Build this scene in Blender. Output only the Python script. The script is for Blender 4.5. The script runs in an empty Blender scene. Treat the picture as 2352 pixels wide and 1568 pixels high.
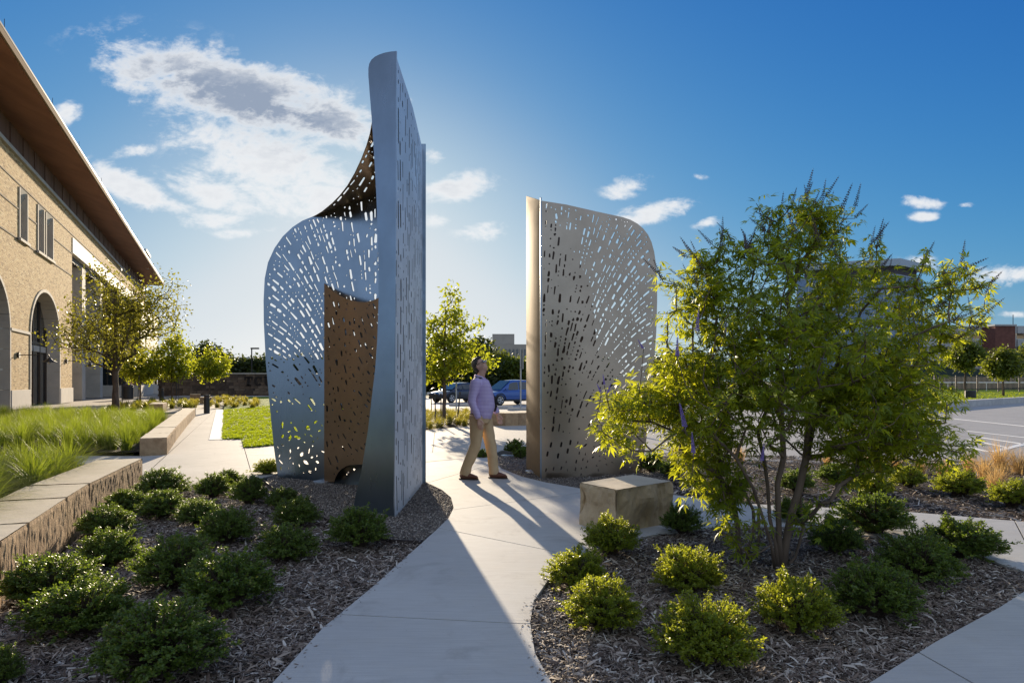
import bpy, bmesh, math, random
import numpy as np
from mathutils import Vector, Matrix, noise
from mathutils.geometry import delaunay_2d_cdt

R = math.radians
rng = random.Random(7)
nrg = np.random.default_rng(7)
SC = bpy.context.scene
COL = SC.collection

# ------------------------------------------------------------------ camera, sky, sun, exposure
F, CX, HZ, CH = 1568.0, 1176.0, 875.0, 1.43        # focal length in picture units, centre, horizon, eye height
cam_d = bpy.data.cameras.new("camera")
cam = bpy.data.objects.new("camera", cam_d)
COL.objects.link(cam)
cam.location = (0, 0, CH)
cam.rotation_euler = (R(90), 0, 0)
cam_d.sensor_width = 36.0
cam_d.lens = 24.0
cam_d.shift_y = (HZ - 784.0) / 2352.0
cam_d.clip_start = 0.05
cam_d.clip_end = 4000
SC.camera = cam

SUN_DIR = Vector(((833 - CX) / F, 1.0, (HZ - 563) / F)).normalized()
SUN_EL = math.asin(SUN_DIR.z)
SUN_AZ = math.atan2(SUN_DIR.x, SUN_DIR.y)           # from +Y towards +X

world = bpy.data.worlds.new("World")
SC.world = world
world.use_nodes = True


class NT:
    """small helper for node trees"""
    def __init__(s, tree):
        s.t = tree; s.n = tree.nodes; s.l = tree.links

    def new(s, typ, **kw):
        n = s.n.new(typ)
        for k, v in kw.items():
            setattr(n, k, v)
        return n

    def put(s, sock, v):
        if isinstance(v, bpy.types.NodeSocket):
            s.l.new(v, sock)
        elif v is not None:
            sock.default_value = v

    def math(s, op, a, b=None, c=None, clamp=False):
        n = s.new("ShaderNodeMath", operation=op, use_clamp=clamp)
        for i, v in enumerate((a, b, c)):
            if v is not None:
                s.put(n.inputs[i], v)
        return n.outputs[0]

    def maprange(s, v, a, b, c=0.0, d=1.0, smooth=True):
        n = s.new("ShaderNodeMapRange", interpolation_type='SMOOTHSTEP' if smooth else 'LINEAR', clamp=True)
        s.put(n.inputs[0], v)
        for i, x in enumerate((a, b, c, d)):
            s.put(n.inputs[i + 1], x)
        return n.outputs[0]

    def mix(s, fac, a, b, blend='MIX'):
        n = s.new("ShaderNodeMix", data_type='RGBA', blend_type=blend)
        s.put(n.inputs[0], fac)
        s.put(n.inputs[6], a if isinstance(a, bpy.types.NodeSocket) else (*a, 1.0) if len(a) == 3 else a)
        s.put(n.inputs[7], b if isinstance(b, bpy.types.NodeSocket) else (*b, 1.0) if len(b) == 3 else b)
        return n.outputs[2]

    def noise(s, vec, scale, detail=4.0, rough=0.55, dist=0.0):
        n = s.new("ShaderNodeTexNoise")
        s.put(n.inputs['Vector'], vec)
        n.inputs['Scale'].default_value = scale
        n.inputs['Detail'].default_value = detail
        n.inputs['Roughness'].default_value = rough
        n.inputs['Distortion'].default_value = dist
        return n.outputs['Fac']

    def ramp(s, fac, stops):
        n = s.new("ShaderNodeValToRGB")
        e = n.color_ramp.elements
        while len(e) < len(stops):
            e.new(0.5)
        for el, (p, c) in zip(e, stops):
            el.position = p
            el.color = (*c, 1.0)
        s.put(n.inputs[0], fac)
        return n.outputs[0]

    def mapping(s, vec, scale=(1, 1, 1), rot=(0, 0, 0), loc=(0, 0, 0)):
        n = s.new("ShaderNodeMapping")
        s.put(n.inputs[0], vec)
        n.inputs['Scale'].default_value = scale
        n.inputs['Rotation'].default_value = rot
        n.inputs['Location'].default_value = loc
        return n.outputs[0]


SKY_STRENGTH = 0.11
REAR_FILL = 0.68
w = NT(world.node_tree)
w.n.clear()
sky = w.new("ShaderNodeTexSky", sky_type='NISHITA')
sky.sun_disc = False
sky.sun_elevation = SUN_EL
sky.sun_rotation = SUN_AZ
sky.altitude = 200
sky.air_density = 1.0
sky.dust_density = 0.55
sky.ozone_density = 3.2
tc = w.new("ShaderNodeTexCoord")
sep = w.new("ShaderNodeSeparateXYZ")
w.l.new(tc.outputs['Generated'], sep.inputs[0])
yy = w.math('MAXIMUM', w.math('ABSOLUTE', sep.outputs[1]), 0.05)
uu = w.math('DIVIDE', sep.outputs[0], yy)
vv = w.math('DIVIDE', sep.outputs[2], yy)
front = w.maprange(sep.outputs[1], 0.05, 0.25)
# cloud banks: centre, half-sizes (all as slopes), tilt, weight
banks = [(-0.400, 0.425, 0.185, 0.050, -0.30, 1.30), (-0.540, 0.455, 0.055, 0.040, 0.1, 1.1), (-0.270, 0.385, 0.080, 0.036, -0.36, 1.1),
         (-0.360, 0.325, 0.150, 0.050, -0.33, 1.02), (-0.300, 0.270, 0.120, 0.040, -0.30, 0.98), (-0.440, 0.275, 0.075, 0.026, -0.30, 0.95), (-0.440, 0.235, 0.07, 0.016, -0.1, 0.85),
         (-0.565, 0.290, 0.080, 0.022, -0.42, 1.0), (-0.520, 0.262, 0.070, 0.016, -0.3, 0.9),
         (-0.558, 0.336, 0.034, 0.011, 0.15, 0.85), (-0.655, 0.394, 0.024, 0.018, 0.4, 0.95),
         (-0.080, 0.284, 0.062, 0.020, 0.12, 0.95), (-0.045, 0.219, 0.045, 0.014, 0.12, 0.8), (-0.118, 0.33, 0.022, 0.014, -0.5, 0.75), (-0.12, 0.235, 0.03, 0.014, 0, 0.7),
         (0.168, 0.284, 0.034, 0.016, 0.28, 1.0), (0.212, 0.248, 0.052, 0.015, 0.15, 1.05), (0.175, 0.236, 0.030, 0.011, 0.1, 0.95), (0.272, 0.299, 0.018, 0.006, 0, 0.7),
         (0.286, 0.232, 0.022, 0.008, 0.25, 0.8), (0.600, 0.262, 0.036, 0.009, -0.1, 0.9), (0.605, 0.240, 0.024, 0.008, 0, 0.85), (0.665, 0.257, 0.014, 0.005, 0, 0.75),
         (0.715, 0.155, 0.070, 0.017, 0.0, 0.85), (0.59, 0.170, 0.045, 0.014, 0.0, 0.8), (0.735, 0.098, 0.03, 0.006, 0, 0.6), (-0.16, 0.415, 0.022, 0.012, -0.6, 0.7),
         (-0.395, 0.218, 0.05, 0.010, 0.0, 0.8)]
tot = None
for (u0, v0, a, b, tilt, wt) in banks:
    du = w.math('SUBTRACT', uu, u0)
    dv = w.math('SUBTRACT', vv, v0)
    ca, sa = math.cos(tilt), math.sin(tilt)
    p = w.math('DIVIDE', w.math('ADD', w.math('MULTIPLY', du, ca), w.math('MULTIPLY', dv, sa)), a)
    q = w.math('DIVIDE', w.math('SUBTRACT', w.math('MULTIPLY', dv, ca), w.math('MULTIPLY', du, sa)), b)
    d2 = w.math('ADD', w.math('MULTIPLY', p, p), w.math('MULTIPLY', q, q))
    m = w.math('MULTIPLY', w.math('EXPONENT', w.math('MULTIPLY', d2, -0.8)), wt)
    tot = m if tot is None else w.math('MAXIMUM', tot, m)
tot = w.math('MULTIPLY', tot, front)
cv = w.new("ShaderNodeCombineXYZ")
w.l.new(uu, cv.inputs[0]); w.l.new(vv, cv.inputs[1]); w.l.new(front, cv.inputs[2])
cvs = w.mapping(cv.outputs[0], scale=(1.0, 1.8, 1.0), rot=(0, 0, 0.25))
n1 = w.noise(cvs, 13.0, 10.0, 0.66, 0.35)
n2 = w.noise(cvs, 42.0, 6.0, 0.6, 0.2)
n3 = w.noise(tc.outputs['Generated'], 1.7, 5.0, 0.55, 0.2)      # unevenness of the fill light added outside the view
rest = w.math('MULTIPLY', w.math('ADD', REAR_FILL, w.math('MULTIPLY', n3, 0.30)), w.maprange(sep.outputs[1], 0.66, -0.15))
dens = w.math('ADD', w.math('MULTIPLY', tot, 0.95), w.math('ADD', w.math('MULTIPLY', w.math('SUBTRACT', n1, 0.5), 1.9), w.math('MULTIPLY', w.math('SUBTRACT', n2, 0.5), 0.7)))
cover = w.math('MULTIPLY', w.maprange(dens, 0.28, 0.92), w.maprange(tot, 0.08, 0.48))
cover = w.math('MULTIPLY', cover, 0.95)
# the thick upper bank has a grey body and bright rims
du = w.math('SUBTRACT', uu, -0.375); dv = w.math('SUBTRACT', vv, 0.408)
p = w.math('DIVIDE', w.math('SUBTRACT', w.math('MULTIPLY', du, 0.95), w.math('MULTIPLY', dv, 0.30)), 0.20)
q = w.math('DIVIDE', w.math('ADD', w.math('MULTIPLY', dv, 0.95), w.math('MULTIPLY', du, 0.30)), 0.040)
belly = w.math('EXPONENT', w.math('MULTIPLY', w.math('ADD', w.math('MULTIPLY', p, p), w.math('MULTIPLY', q, q)), -0.8))
body_ = w.maprange(dens, 0.55, 1.15)
shade = w.math('MULTIPLY', w.math('MULTIPLY', body_, w.math('ADD', 0.45, n2)), w.math('ADD', 0.18, w.math('MULTIPLY', belly, 1.0)), clamp=True)
cloudcol = w.mix(shade, (4.45, 4.5, 4.55), (1.5, 1.8, 2.35))
# the photograph's deep blue: one tone curve over the whole sky (v = k * x ** p, shoulder at m)
sc_ = w.new("ShaderNodeSeparateColor")
w.l.new(sky.outputs[0], sc_.inputs[0])
cc_ = w.new("ShaderNodeCombineColor")
UNIT = 0.205
for i, (k_, p_, m_) in enumerate(((0.37, 1.62, 0.36), (0.472, 1.1, 0.64), (0.68, 0.62, 0.88))):
    x_ = w.math('MULTIPLY', w.math('POWER', w.math('MULTIPLY', sc_.outputs[i], UNIT), p_), k_)
    x_ = w.math('DIVIDE', x_, w.math('POWER', w.math('ADD', 1.0, w.math('POWER', w.math('DIVIDE', x_, m_), 2.4)), 1 / 2.4))
    w.l.new(w.math('DIVIDE', x_, UNIT), cc_.inputs[i])
lum_ = w.new("ShaderNodeRGBToBW")
w.l.new(sky.outputs[0], lum_.inputs[0])
raw_ = w.math('MULTIPLY', lum_.outputs[0], UNIT)
skyb = w.mix(w.math('MULTIPLY', w.maprange(raw_, 0.72, 2.7), 0.92), cc_.outputs[0], (3.45, 3.72, 3.95))      # towards the sun the blue washes out
skyb = w.mix(w.math('MULTIPLY', w.maprange(raw_, 1.9, 5.2), 0.95), skyb, (4.35, 4.38, 4.3))
skyb = w.mix(rest, skyb, (2.65, 3.2, 4.1))  # pale blue fill added to the unseen sky to lift the shade
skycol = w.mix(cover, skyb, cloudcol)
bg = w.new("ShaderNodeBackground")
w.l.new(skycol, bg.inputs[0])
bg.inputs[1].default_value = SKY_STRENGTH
wo = w.new("ShaderNodeOutputWorld")
w.l.new(bg.outputs[0], wo.inputs[0])

sun_d = bpy.data.lights.new("sun", 'SUN')
sun_d.energy = 4.8
sun_d.angle = R(0.5)
sun_d.color = (1.0, 0.83, 0.60)
sun = bpy.data.objects.new("sun", sun_d)
COL.objects.link(sun)
sun.rotation_euler = SUN_DIR.to_track_quat('Z', 'Y').to_euler()
sun.location = (0, 0, 30)

SC.view_settings.view_transform = 'Standard'
SC.view_settings.look = 'None'
SC.view_settings.exposure = 0.9
SC.view_settings.gamma = 1.0
SC.view_settings.use_curve_mapping = False
SC.render.engine = 'CYCLES'
SC.cycles.use_denoising = True
SC.cycles.max_bounces = 8
SC.cycles.diffuse_bounces = 4
SC.cycles.glossy_bounces = 4
SC.cycles.transmission_bounces = 4
SC.cycles.caustics_reflective = False
SC.cycles.caustics_refractive = False


# ------------------------------------------------------------------ helpers
def G(px, py, z=0.0):
    """ground point seen at picture position (px, py)"""
    y = (CH - z) * F / (py - HZ)
    return ((px - CX) / F * y, y)


def P(px, py, y):
    """point at depth y seen at (px, py)"""
    return Vector(((px - CX) / F * y, y, CH + (HZ - py) / F * y))


def ray_plane(px, py, base, d):
    """where the line of sight meets the upright plane through base along d -> (run along d, height)"""
    r = (px - CX) / F
    a = (base[0] - r * base[1]) / (r * d[1] - d[0])
    y = base[1] + a * d[1]
    return a, CH + (HZ - py) / F * y


def in_poly(x, y, poly):
    c = False
    n = len(poly)
    j = n - 1
    for i in range(n):
        xi, yi = poly[i][0], poly[i][1]
        xj, yj = poly[j][0], poly[j][1]
        if (yi > y) != (yj > y) and x < (xj - xi) * (y - yi) / (yj - yi) + xi:
            c = not c
        j = i
    return c


def in_poly_np(X, Y, poly):
    c = np.zeros(len(X), bool)
    n = len(poly)
    j = n - 1
    for i in range(n):
        xi, yi = poly[i][0], poly[i][1]
        xj, yj = poly[j][0], poly[j][1]
        if yi != yj:
            t = ((yi > Y) != (yj > Y)) & (X < (xj - xi) * (Y - yi) / (yj - yi) + xi)
            c ^= t
        j = i
    return c


def ccw(p):
    a = sum(p[i][0] * p[(i + 1) % len(p)][1] - p[(i + 1) % len(p)][0] * p[i][1] for i in range(len(p)))
    return list(p) if a > 0 else list(reversed(p))


def smooth_poly(pts, it=2, closed=True):
    for _ in range(it):
        out = []
        n = len(pts)
        for i in range(n if closed else n - 1):
            a, b = pts[i], pts[(i + 1) % n]
            out.append((a[0] * .75 + b[0] * .25, a[1] * .75 + b[1] * .25))
            out.append((a[0] * .25 + b[0] * .75, a[1] * .25 + b[1] * .75))
        if not closed:
            out = [pts[0]] + out + [pts[-1]]
        pts = out
    return pts


ORG = {}


def link(o, parent=None):
    COL.objects.link(o)
    if parent is not None:
        o.parent = parent
    return o


def thing(name, label, cat, loc=(0, 0, 0), rz=0.0, group=None):
    o = bpy.data.objects.new(name, None)
    o.empty_display_size = 0.1
    COL.objects.link(o)
    o.location = loc
    o.rotation_euler = (0, 0, rz)
    o['label'] = label
    o['category'] = cat
    if group:
        o['group'] = group
    ORG[o.name] = Vector(loc)
    return o


def tag(o, label=None, cat=None, group=None, kind=None):
    if label: o['label'] = label
    if cat: o['category'] = cat
    if group: o['group'] = group
    if kind: o['kind'] = kind
    return o


def copy_tree(o, parent=None):
    c = o.copy()
    COL.objects.link(c)
    if parent is not None:
        c.parent = parent
    for ch in list(o.children):
        copy_tree(ch, c)
    return c


def np_mesh(name, V, Fc, nper):
    """mesh from numpy: V (n,3), Fc (m,nper)"""
    me = bpy.data.meshes.new(name)
    V = np.ascontiguousarray(V, dtype=np.float32)
    Fc = np.ascontiguousarray(Fc, dtype=np.int32)
    m = len(Fc)
    me.vertices.add(len(V))
    me.vertices.foreach_set("co", V.ravel())
    me.loops.add(m * nper)
    me.loops.foreach_set("vertex_index", Fc.ravel())
    me.polygons.add(m)
    me.polygons.foreach_set("loop_start", np.arange(0, m * nper, nper, dtype=np.int32))
    me.update(calc_edges=True)
    return me


def mobj(name, me, mat, parent=None, smooth=False):
    if mat is not None:
        me.materials.append(mat)
    if smooth:
        me.polygons.foreach_set("use_smooth", np.ones(len(me.polygons), bool))
    return link(bpy.data.objects.new(name, me), parent)


class MB:
    """collects shapes; build() links them as one mesh object"""
    def __init__(s):
        s.v = []; s.f = []

    def add(s, vs, fs):
        k = len(s.v)
        s.v += [Vector(v) for v in vs]
        s.f += [[i + k for i in f] for f in fs]
        return s

    def box(s, c, size, rz=0.0, bev=0.0, M=None):
        hx, hy, hz = size[0] / 2, size[1] / 2, size[2] / 2
        if bev <= 0:
            vs = [(-hx, -hy, -hz), (hx, -hy, -hz), (hx, hy, -hz), (-hx, hy, -hz), (-hx, -hy, hz), (hx, -hy, hz), (hx, hy, hz), (-hx, hy, hz)]
            fs = [(0, 3, 2, 1), (4, 5, 6, 7), (0, 1, 5, 4), (1, 2, 6, 5), (2, 3, 7, 6), (3, 0, 4, 7)]
        else:
            bm = bmesh.new()
            bmesh.ops.create_cube(bm, size=1.0, matrix=Matrix.Diagonal((size[0], size[1], size[2], 1)))
            bmesh.ops.bevel(bm, geom=bm.edges[:], offset=bev, segments=2, affect='EDGES', profile=0.6)
            bm.verts.index_update()
            vs = [v.co.copy() for v in bm.verts]
            fs = [[v.index for v in f.verts] for f in bm.faces]
            bm.free()
        T = Matrix.Translation(Vector(c)) @ (M if M is not None else Matrix.Rotation(rz, 4, 'Z'))
        return s.add([T @ Vector(v) for v in vs], fs)

    def tube(s, pts, rad, n=8, cap=True):
        pts = [Vector(p) for p in pts]
        if not hasattr(rad, '__len__'):
            rad = [rad] * len(pts)
        rings = []
        ref = None
        for i, p in enumerate(pts):
            d = (pts[min(i + 1, len(pts) - 1)] - pts[max(i - 1, 0)]).normalized()
            if ref is None:
                ref = d.orthogonal().normalized()
            a = (ref - d * ref.dot(d))
            a = a.normalized() if a.length > 1e-6 else d.orthogonal().normalized()
            ref = a
            b = d.cross(a)
            r = rad[i]
            ra, rb = (r, r) if not hasattr(r, '__len__') else r
            rings.append([p + a * (ra * math.cos(t)) + b * (rb * math.sin(t)) for t in [2 * math.pi * k / n for k in range(n)]])
        vs = [v for r_ in rings for v in r_]
        fs = []
        for i in range(len(rings) - 1):
            for k in range(n):
                k2 = (k + 1) % n
                fs.append((i * n + k, i * n + k2, (i + 1) * n + k2, (i + 1) * n + k))
        if cap:
            fs.append(tuple(reversed(range(n))))
            m = (len(rings) - 1) * n
            fs.append(tuple(range(m, m + n)))
        return s.add(vs, fs)

    def lathe(s, prof, c=(0, 0, 0), n=16, M=None):
        vs = []; fs = []
        for (r, z) in prof:
            vs += [Vector((r * math.cos(2 * math.pi * k / n), r * math.sin(2 * math.pi * k / n), z)) for k in range(n)]
        for i in range(len(prof) - 1):
            for k in range(n):
                k2 = (k + 1) % n
                fs.append((i * n + k, i * n + k2, (i + 1) * n + k2, (i + 1) * n + k))
        fs.append(tuple(reversed(range(n))))
        m = (len(prof) - 1) * n
        fs.append(tuple(range(m, m + n)))
        T = Matrix.Translation(Vector(c)) @ (M if M is not None else Matrix.Identity(4))
        return s.add([T @ v for v in vs], fs)

    def ell(s, c, r, nu=14, nv=9, M=None):
        vs = []; fs = []
        for j in range(nv + 1):
            th = math.pi * j / nv
            for k in range(nu):
                ph = 2 * math.pi * k / nu
                vs.append(Vector((r[0] * math.sin(th) * math.cos(ph), r[1] * math.sin(th) * math.sin(ph), r[2] * math.cos(th))))
        for j in range(nv):
            for k in range(nu):
                k2 = (k + 1) % nu
                fs.append((j * nu + k, (j + 1) * nu + k, (j + 1) * nu + k2, j * nu + k2))
        T = Matrix.Translation(Vector(c)) @ (M if M is not None else Matrix.Identity(4))
        return s.add([T @ v for v in vs], fs)

    def prism(s, poly, z0, z1):
        n = len(poly)
        a = sum(poly[i][0] * poly[(i + 1) % n][1] - poly[(i + 1) % n][0] * poly[i][1] for i in range(n))
        if a < 0:
            poly = list(reversed(poly))
        vs = [(x, y, z0) for x, y in poly] + [(x, y, z1) for x, y in poly]
        fs = [tuple(reversed(range(n))), tuple(range(n, 2 * n))]
        fs += [(i, (i + 1) % n, n + (i + 1) % n, n + i) for i in range(n)]
        return s.add(vs, fs)

    def xf(s, M):
        s.v = [M @ v for v in s.v]
        return s

    def build(s, name, mat, parent=None, smooth=False, world=True, shade_auto=None):
        o = Vector((0, 0, 0))
        if parent is not None and world:
            q = parent
            while q is not None:
                o += ORG.get(q.name, Vector((0, 0, 0)))
                q = q.parent
        me = bpy.data.meshes.new(name)
        me.from_pydata([tuple(v - o) for v in s.v], [], s.f)
        ob = mobj(name, me, mat, parent, smooth)
        if smooth and shade_auto:
            me.set_sharp_from_angle(angle=shade_auto)
        return ob


def bsdf_mat(name):
    m = bpy.data.materials.new(name)
    m.use_nodes = True
    t = NT(m.node_tree)
    b = m.node_tree.nodes["Principled BSDF"]
    return m, t, b


def mat(name, col, rough=0.6, metal=0.0, var=0.0, scale=3.0, bump=0.0, bscale=40.0, col2=None, spec=0.5, stretch=(1, 1, 1), detail=5.0, coat=0.0, bdist=0.01):
    """plain stuff with noise mottling and bump, in object space"""
    m, t, b = bsdf_mat(name)
    tcn = t.new("ShaderNodeTexCoord")
    vec = t.mapping(tcn.outputs['Object'], scale=stretch)
    b.inputs['Roughness'].default_value = rough
    b.inputs['Metallic'].default_value = metal
    b.inputs['Specular IOR Level'].default_value = spec
    b.inputs['Coat Weight'].default_value = coat
    if var > 0 or col2 is not None:
        n = t.noise(vec, scale, detail, 0.6)
        c2 = col2 if col2 is not None else tuple(c * (1 - var) for c in col)
        c1 = col if col2 is not None else tuple(min(1, c * (1 + var)) for c in col)
        t.l.new(t.mix(t.maprange(n, 0.3, 0.7), c1, c2), b.inputs['Base Color'])
    else:
        b.inputs['Base Color'].default_value = (*col, 1)
    if bump > 0:
        bn = t.new("ShaderNodeBump")
        bn.inputs['Strength'].default_value = bump
        bn.inputs['Distance'].default_value = bdist
        t.l.new(t.noise(vec, bscale, 6.0, 0.65), bn.inputs['Height'])
        t.l.new(bn.outputs[0], b.inputs['Normal'])
    return m


def leaf_mat(name, stops, trans, tfac=0.45, rough=0.38, spec=0.5):
    """leaf: colour differs from leaf to leaf, light passes through"""
    m, t, b = bsdf_mat(name)
    g = t.new("ShaderNodeNewGeometry")
    c = t.ramp(g.outputs['Random Per Island'], stops)
    t.l.new(c, b.inputs['Base Color'])
    b.inputs['Roughness'].default_value = rough
    b.inputs['Specular IOR Level'].default_value = spec
    tr = t.new("ShaderNodeBsdfTranslucent")
    t.l.new(t.mix(0.75, c, trans), tr.inputs[0])
    mx = t.new("ShaderNodeMixShader")
    mx.inputs[0].default_value = tfac
    t.l.new(b.outputs[0], mx.inputs[1])
    t.l.new(tr.outputs[0], mx.inputs[2])
    t.l.new(mx.outputs[0], t.n["Material Output"].inputs[0])
    return m


def concrete_mat(name, c1, c2, warm):
    m, t, b = bsdf_mat(name)
    g = t.new("ShaderNodeNewGeometry")
    pos = g.outputs['Position']
    big = t.noise(pos, 0.7, 6, 0.6)
    mid = t.noise(pos, 6.0, 6, 0.6)
    brm = t.noise(t.mapping(pos, scale=(3.0, 130.0, 1.0), rot=(0, 0, 0.12)), 1.0, 3, 0.6)
    fine = t.noise(pos, 260.0, 3, 0.6)
    c = t.mix(t.maprange(big, 0.3, 0.72), c1, c2)
    c = t.mix(t.math('MULTIPLY', t.maprange(mid, 0.45, 0.75), 0.35), c, warm)
    c = t.mix(t.math('MULTIPLY', t.maprange(fine, 0.62, 0.75), 0.35), c, tuple(x * 0.45 for x in c1))
    c = t.mix(t.math('MULTIPLY', t.maprange(brm, 0.42, 0.62), 0.30), c, tuple(x * 0.6 for x in c1))
    stain = t.noise(pos, 1.9, 8, 0.68, 0.6)
    c = t.mix(t.math('MULTIPLY', t.maprange(stain, 0.52, 0.70), 0.60), c, tuple(x * y for x, y in zip(c2, (0.74, 0.72, 0.70))))
    drip = t.noise(pos, 34.0, 5, 0.6)
    c = t.mix(t.math('MULTIPLY', t.maprange(drip, 0.66, 0.72), 0.35), c, tuple(x * 0.5 for x in c2))
    isl = t.math('ADD', 0.93, t.math('MULTIPLY', g.outputs['Random Per Island'], 0.1))
    c = t.mix(1.0, c, (1, 1, 1), 'MULTIPLY') if False else c
    t.l.new(c, b.inputs['Base Color'])
    b.inputs['Roughness'].default_value = 0.78
    b.inputs['Specular IOR Level'].default_value = 0.35
    bn = t.new("ShaderNodeBump")
    bn.inputs['Strength'].default_value = 0.6
    bn.inputs['Distance'].default_value = 0.005
    t.l.new(t.math('ADD', t.math('MULTIPLY', brm, 0.7), t.math('MULTIPLY', fine, 0.4)), bn.inputs['Height'])
    t.l.new(bn.outputs[0], b.inputs['Normal'])
    return m


def brick_mat(name, cols, mortar, bw, bh, d):
    """small rough brick; the wall runs along direction d (far wall, single bricks under a pixel)"""
    m, t, b = bsdf_mat(name)
    g = t.new("ShaderNodeNewGeometry")
    s = t.new("ShaderNodeSeparateXYZ")
    t.l.new(g.outputs['Position'], s.inputs[0])
    run = t.math('ADD', t.math('MULTIPLY', s.outputs[0], d[0]), t.math('MULTIPLY', s.outputs[1], d[1]))
    cb = t.new("ShaderNodeCombineXYZ")
    t.l.new(run, cb.inputs[0]); t.l.new(s.outputs[2], cb.inputs[1])
    br = t.new("ShaderNodeTexBrick")
    t.l.new(cb.outputs[0], br.inputs['Vector'])
    br.inputs['Scale'].default_value = 1.0
    br.inputs['Brick Width'].default_value = bw
    br.inputs['Row Height'].default_value = bh
    br.inputs['Mortar Size'].default_value = 0.009
    br.inputs['Mortar Smooth'].default_value = 0.3
    br.inputs['Bias'].default_value = 0.0
    br.inputs['Color1'].default_value = (0, 0, 0, 1)
    br.inputs['Color2'].default_value = (1, 1, 1, 1)
    br.inputs['Mortar'].default_value = (0.5, 0.5, 0.5, 1)
    c = t.ramp(br.outputs['Color'], cols)
    n = t.noise(cb.outputs[0], 3.0, 6, 0.6)
    c = t.mix(t.math('MULTIPLY', t.maprange(n, 0.35, 0.75), 0.35), c, mortar)
    c = t.mix(br.outputs['Fac'], c, mortar)
    t.l.new(c, b.inputs['Base Color'])
    b.inputs['Roughness'].default_value = 0.9
    b.inputs['Specular IOR Level'].default_value = 0.2
    bn = t.new("ShaderNodeBump")
    bn.inputs['Strength'].default_value = 0.8
    bn.inputs['Distance'].default_value = 0.02
    rough = t.noise(cb.outputs[0], 14.0, 4, 0.6)
    t.l.new(t.math('ADD', t.math('MULTIPLY', br.outputs['Fac'], -0.8), t.math('ADD', t.math('MULTIPLY', br.outputs['Color'], 0.5), rough)), bn.inputs['Height'])
    t.l.new(bn.outputs[0], b.inputs['Normal'])
    return m


def steel_mat(name, col, rough, streak):
    m, t, b = bsdf_mat(name)
    g = t.new("ShaderNodeNewGeometry")
    pos = g.outputs['Position']
    big = t.noise(pos, 1.3, 6, 0.6)
    st = t.noise(t.mapping(pos, scale=(40, 40, 1.2)), 1.0, 4, 0.6)
    c = t.mix(t.maprange(big, 0.3, 0.7), col, tuple(x * 0.82 for x in col))
    t.l.new(c, b.inputs['Base Color'])
    b.inputs['Metallic'].default_value = 1.0
    t.l.new(t.math('ADD', rough - 0.05, t.math('ADD', t.math('MULTIPLY', big, 0.10), t.math('MULTIPLY', st, 0.06))), b.inputs['Roughness'])
    bn = t.new("ShaderNodeBump")
    bn.inputs['Strength'].default_value = streak
    bn.inputs['Distance'].default_value = 0.004
    t.l.new(t.math('ADD', t.math('MULTIPLY', st, 0.3), t.noise(pos, 3.0, 3, 0.5)), bn.inputs['Height'])
    t.l.new(bn.outputs[0], b.inputs['Normal'])
    return m


def glass_mat(name, col, rough=0.04, spec=0.9):
    m, t, b = bsdf_mat(name)
    b.inputs['Base Color'].default_value = (*col, 1)
    b.inputs['Roughness'].default_value = rough
    b.inputs['Specular IOR Level'].default_value = spec
    b.inputs['IOR'].default_value = 1.6
    return m


M = {}
M['path'] = concrete_mat("path_concrete", (0.53, 0.515, 0.485), (0.46, 0.445, 0.42), (0.50, 0.46, 0.40))
M['road'] = concrete_mat("road_concrete", (0.42, 0.40, 0.375), (0.35, 0.335, 0.32), (0.38, 0.345, 0.31))
M['plaza'] = concrete_mat("plaza_concrete", (0.46, 0.425, 0.375), (0.39, 0.36, 0.315), (0.43, 0.38, 0.31))
M['joint'] = mat("joint_dark", (0.12, 0.11, 0.10), 0.95)  # dark tone of the joints between slabs
M['paint'] = mat("road_paint", (0.78, 0.78, 0.75), 0.7, var=0.08, scale=9)
M['soil'] = mat("bark_soil", (0.055, 0.038, 0.028), 0.95, col2=(0.028, 0.02, 0.016), scale=14, bump=0.9, bscale=45, bdist=0.03, spec=0.2)
M['gravel_base'] = mat("gravel_bed", (0.20, 0.165, 0.135), 0.95, col2=(0.10, 0.085, 0.075), scale=40, bump=0.8, bscale=90, bdist=0.02)
M['stone'] = mat("limestone_sawn", (0.58, 0.49, 0.36), 0.85, col2=(0.49, 0.41, 0.29), scale=2.5, bump=0.25, bscale=60, spec=0.3)
M['stone_rough'] = mat("limestone_split", (0.48, 0.33, 0.19), 0.92, col2=(0.32, 0.205, 0.115), scale=5, bump=0.7, bscale=35, spec=0.2, bdist=0.02)
M['boulder'] = mat("limestone_block", (0.54, 0.41, 0.255), 0.9, col2=(0.40, 0.29, 0.17), scale=3, bump=0.55, bscale=30, spec=0.25, bdist=0.012)
M['limestone'] = mat("limestone_panel", (0.52, 0.47, 0.40), 0.85, var=0.08, scale=1.2, bump=0.1, bscale=20)
M['steel'] = steel_mat("brushed_steel", (0.285, 0.36, 0.445), 0.26, 0.16)
M['steel_matt'] = steel_mat("matt_steel", (0.80, 0.84, 0.88), 0.62, 0.10)
M['cut'] = mat("cut_edge", (0.05, 0.047, 0.045), 0.6, 0.5)
M['steel_warm'] = steel_mat("warm_tint_steel", (0.47, 0.385, 0.30), 0.30, 0.25)  # warm reflections put into the base colour
M['steel_fold'] = steel_mat("brown_tint_steel", (0.25, 0.18, 0.11), 0.72, 0.10)  # brown of reflected sunlight put into this fold's colour
M['steel_dark'] = mat("shaded_inside", (0.055, 0.045, 0.04), 0.7, var=.2, scale=2)  # shade behind the holes painted into the back sheet's colour
M['steel_inner'] = steel_mat("inner_steel", (0.25, 0.16, 0.088), 0.42, 0.12)  # brown reflections and backlit dark of the wings put into the colour
M['black'] = mat("black_metal", (0.018, 0.018, 0.02), 0.45)
M['iron'] = mat("steel_edging", (0.05, 0.035, 0.03), 0.6)
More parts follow.
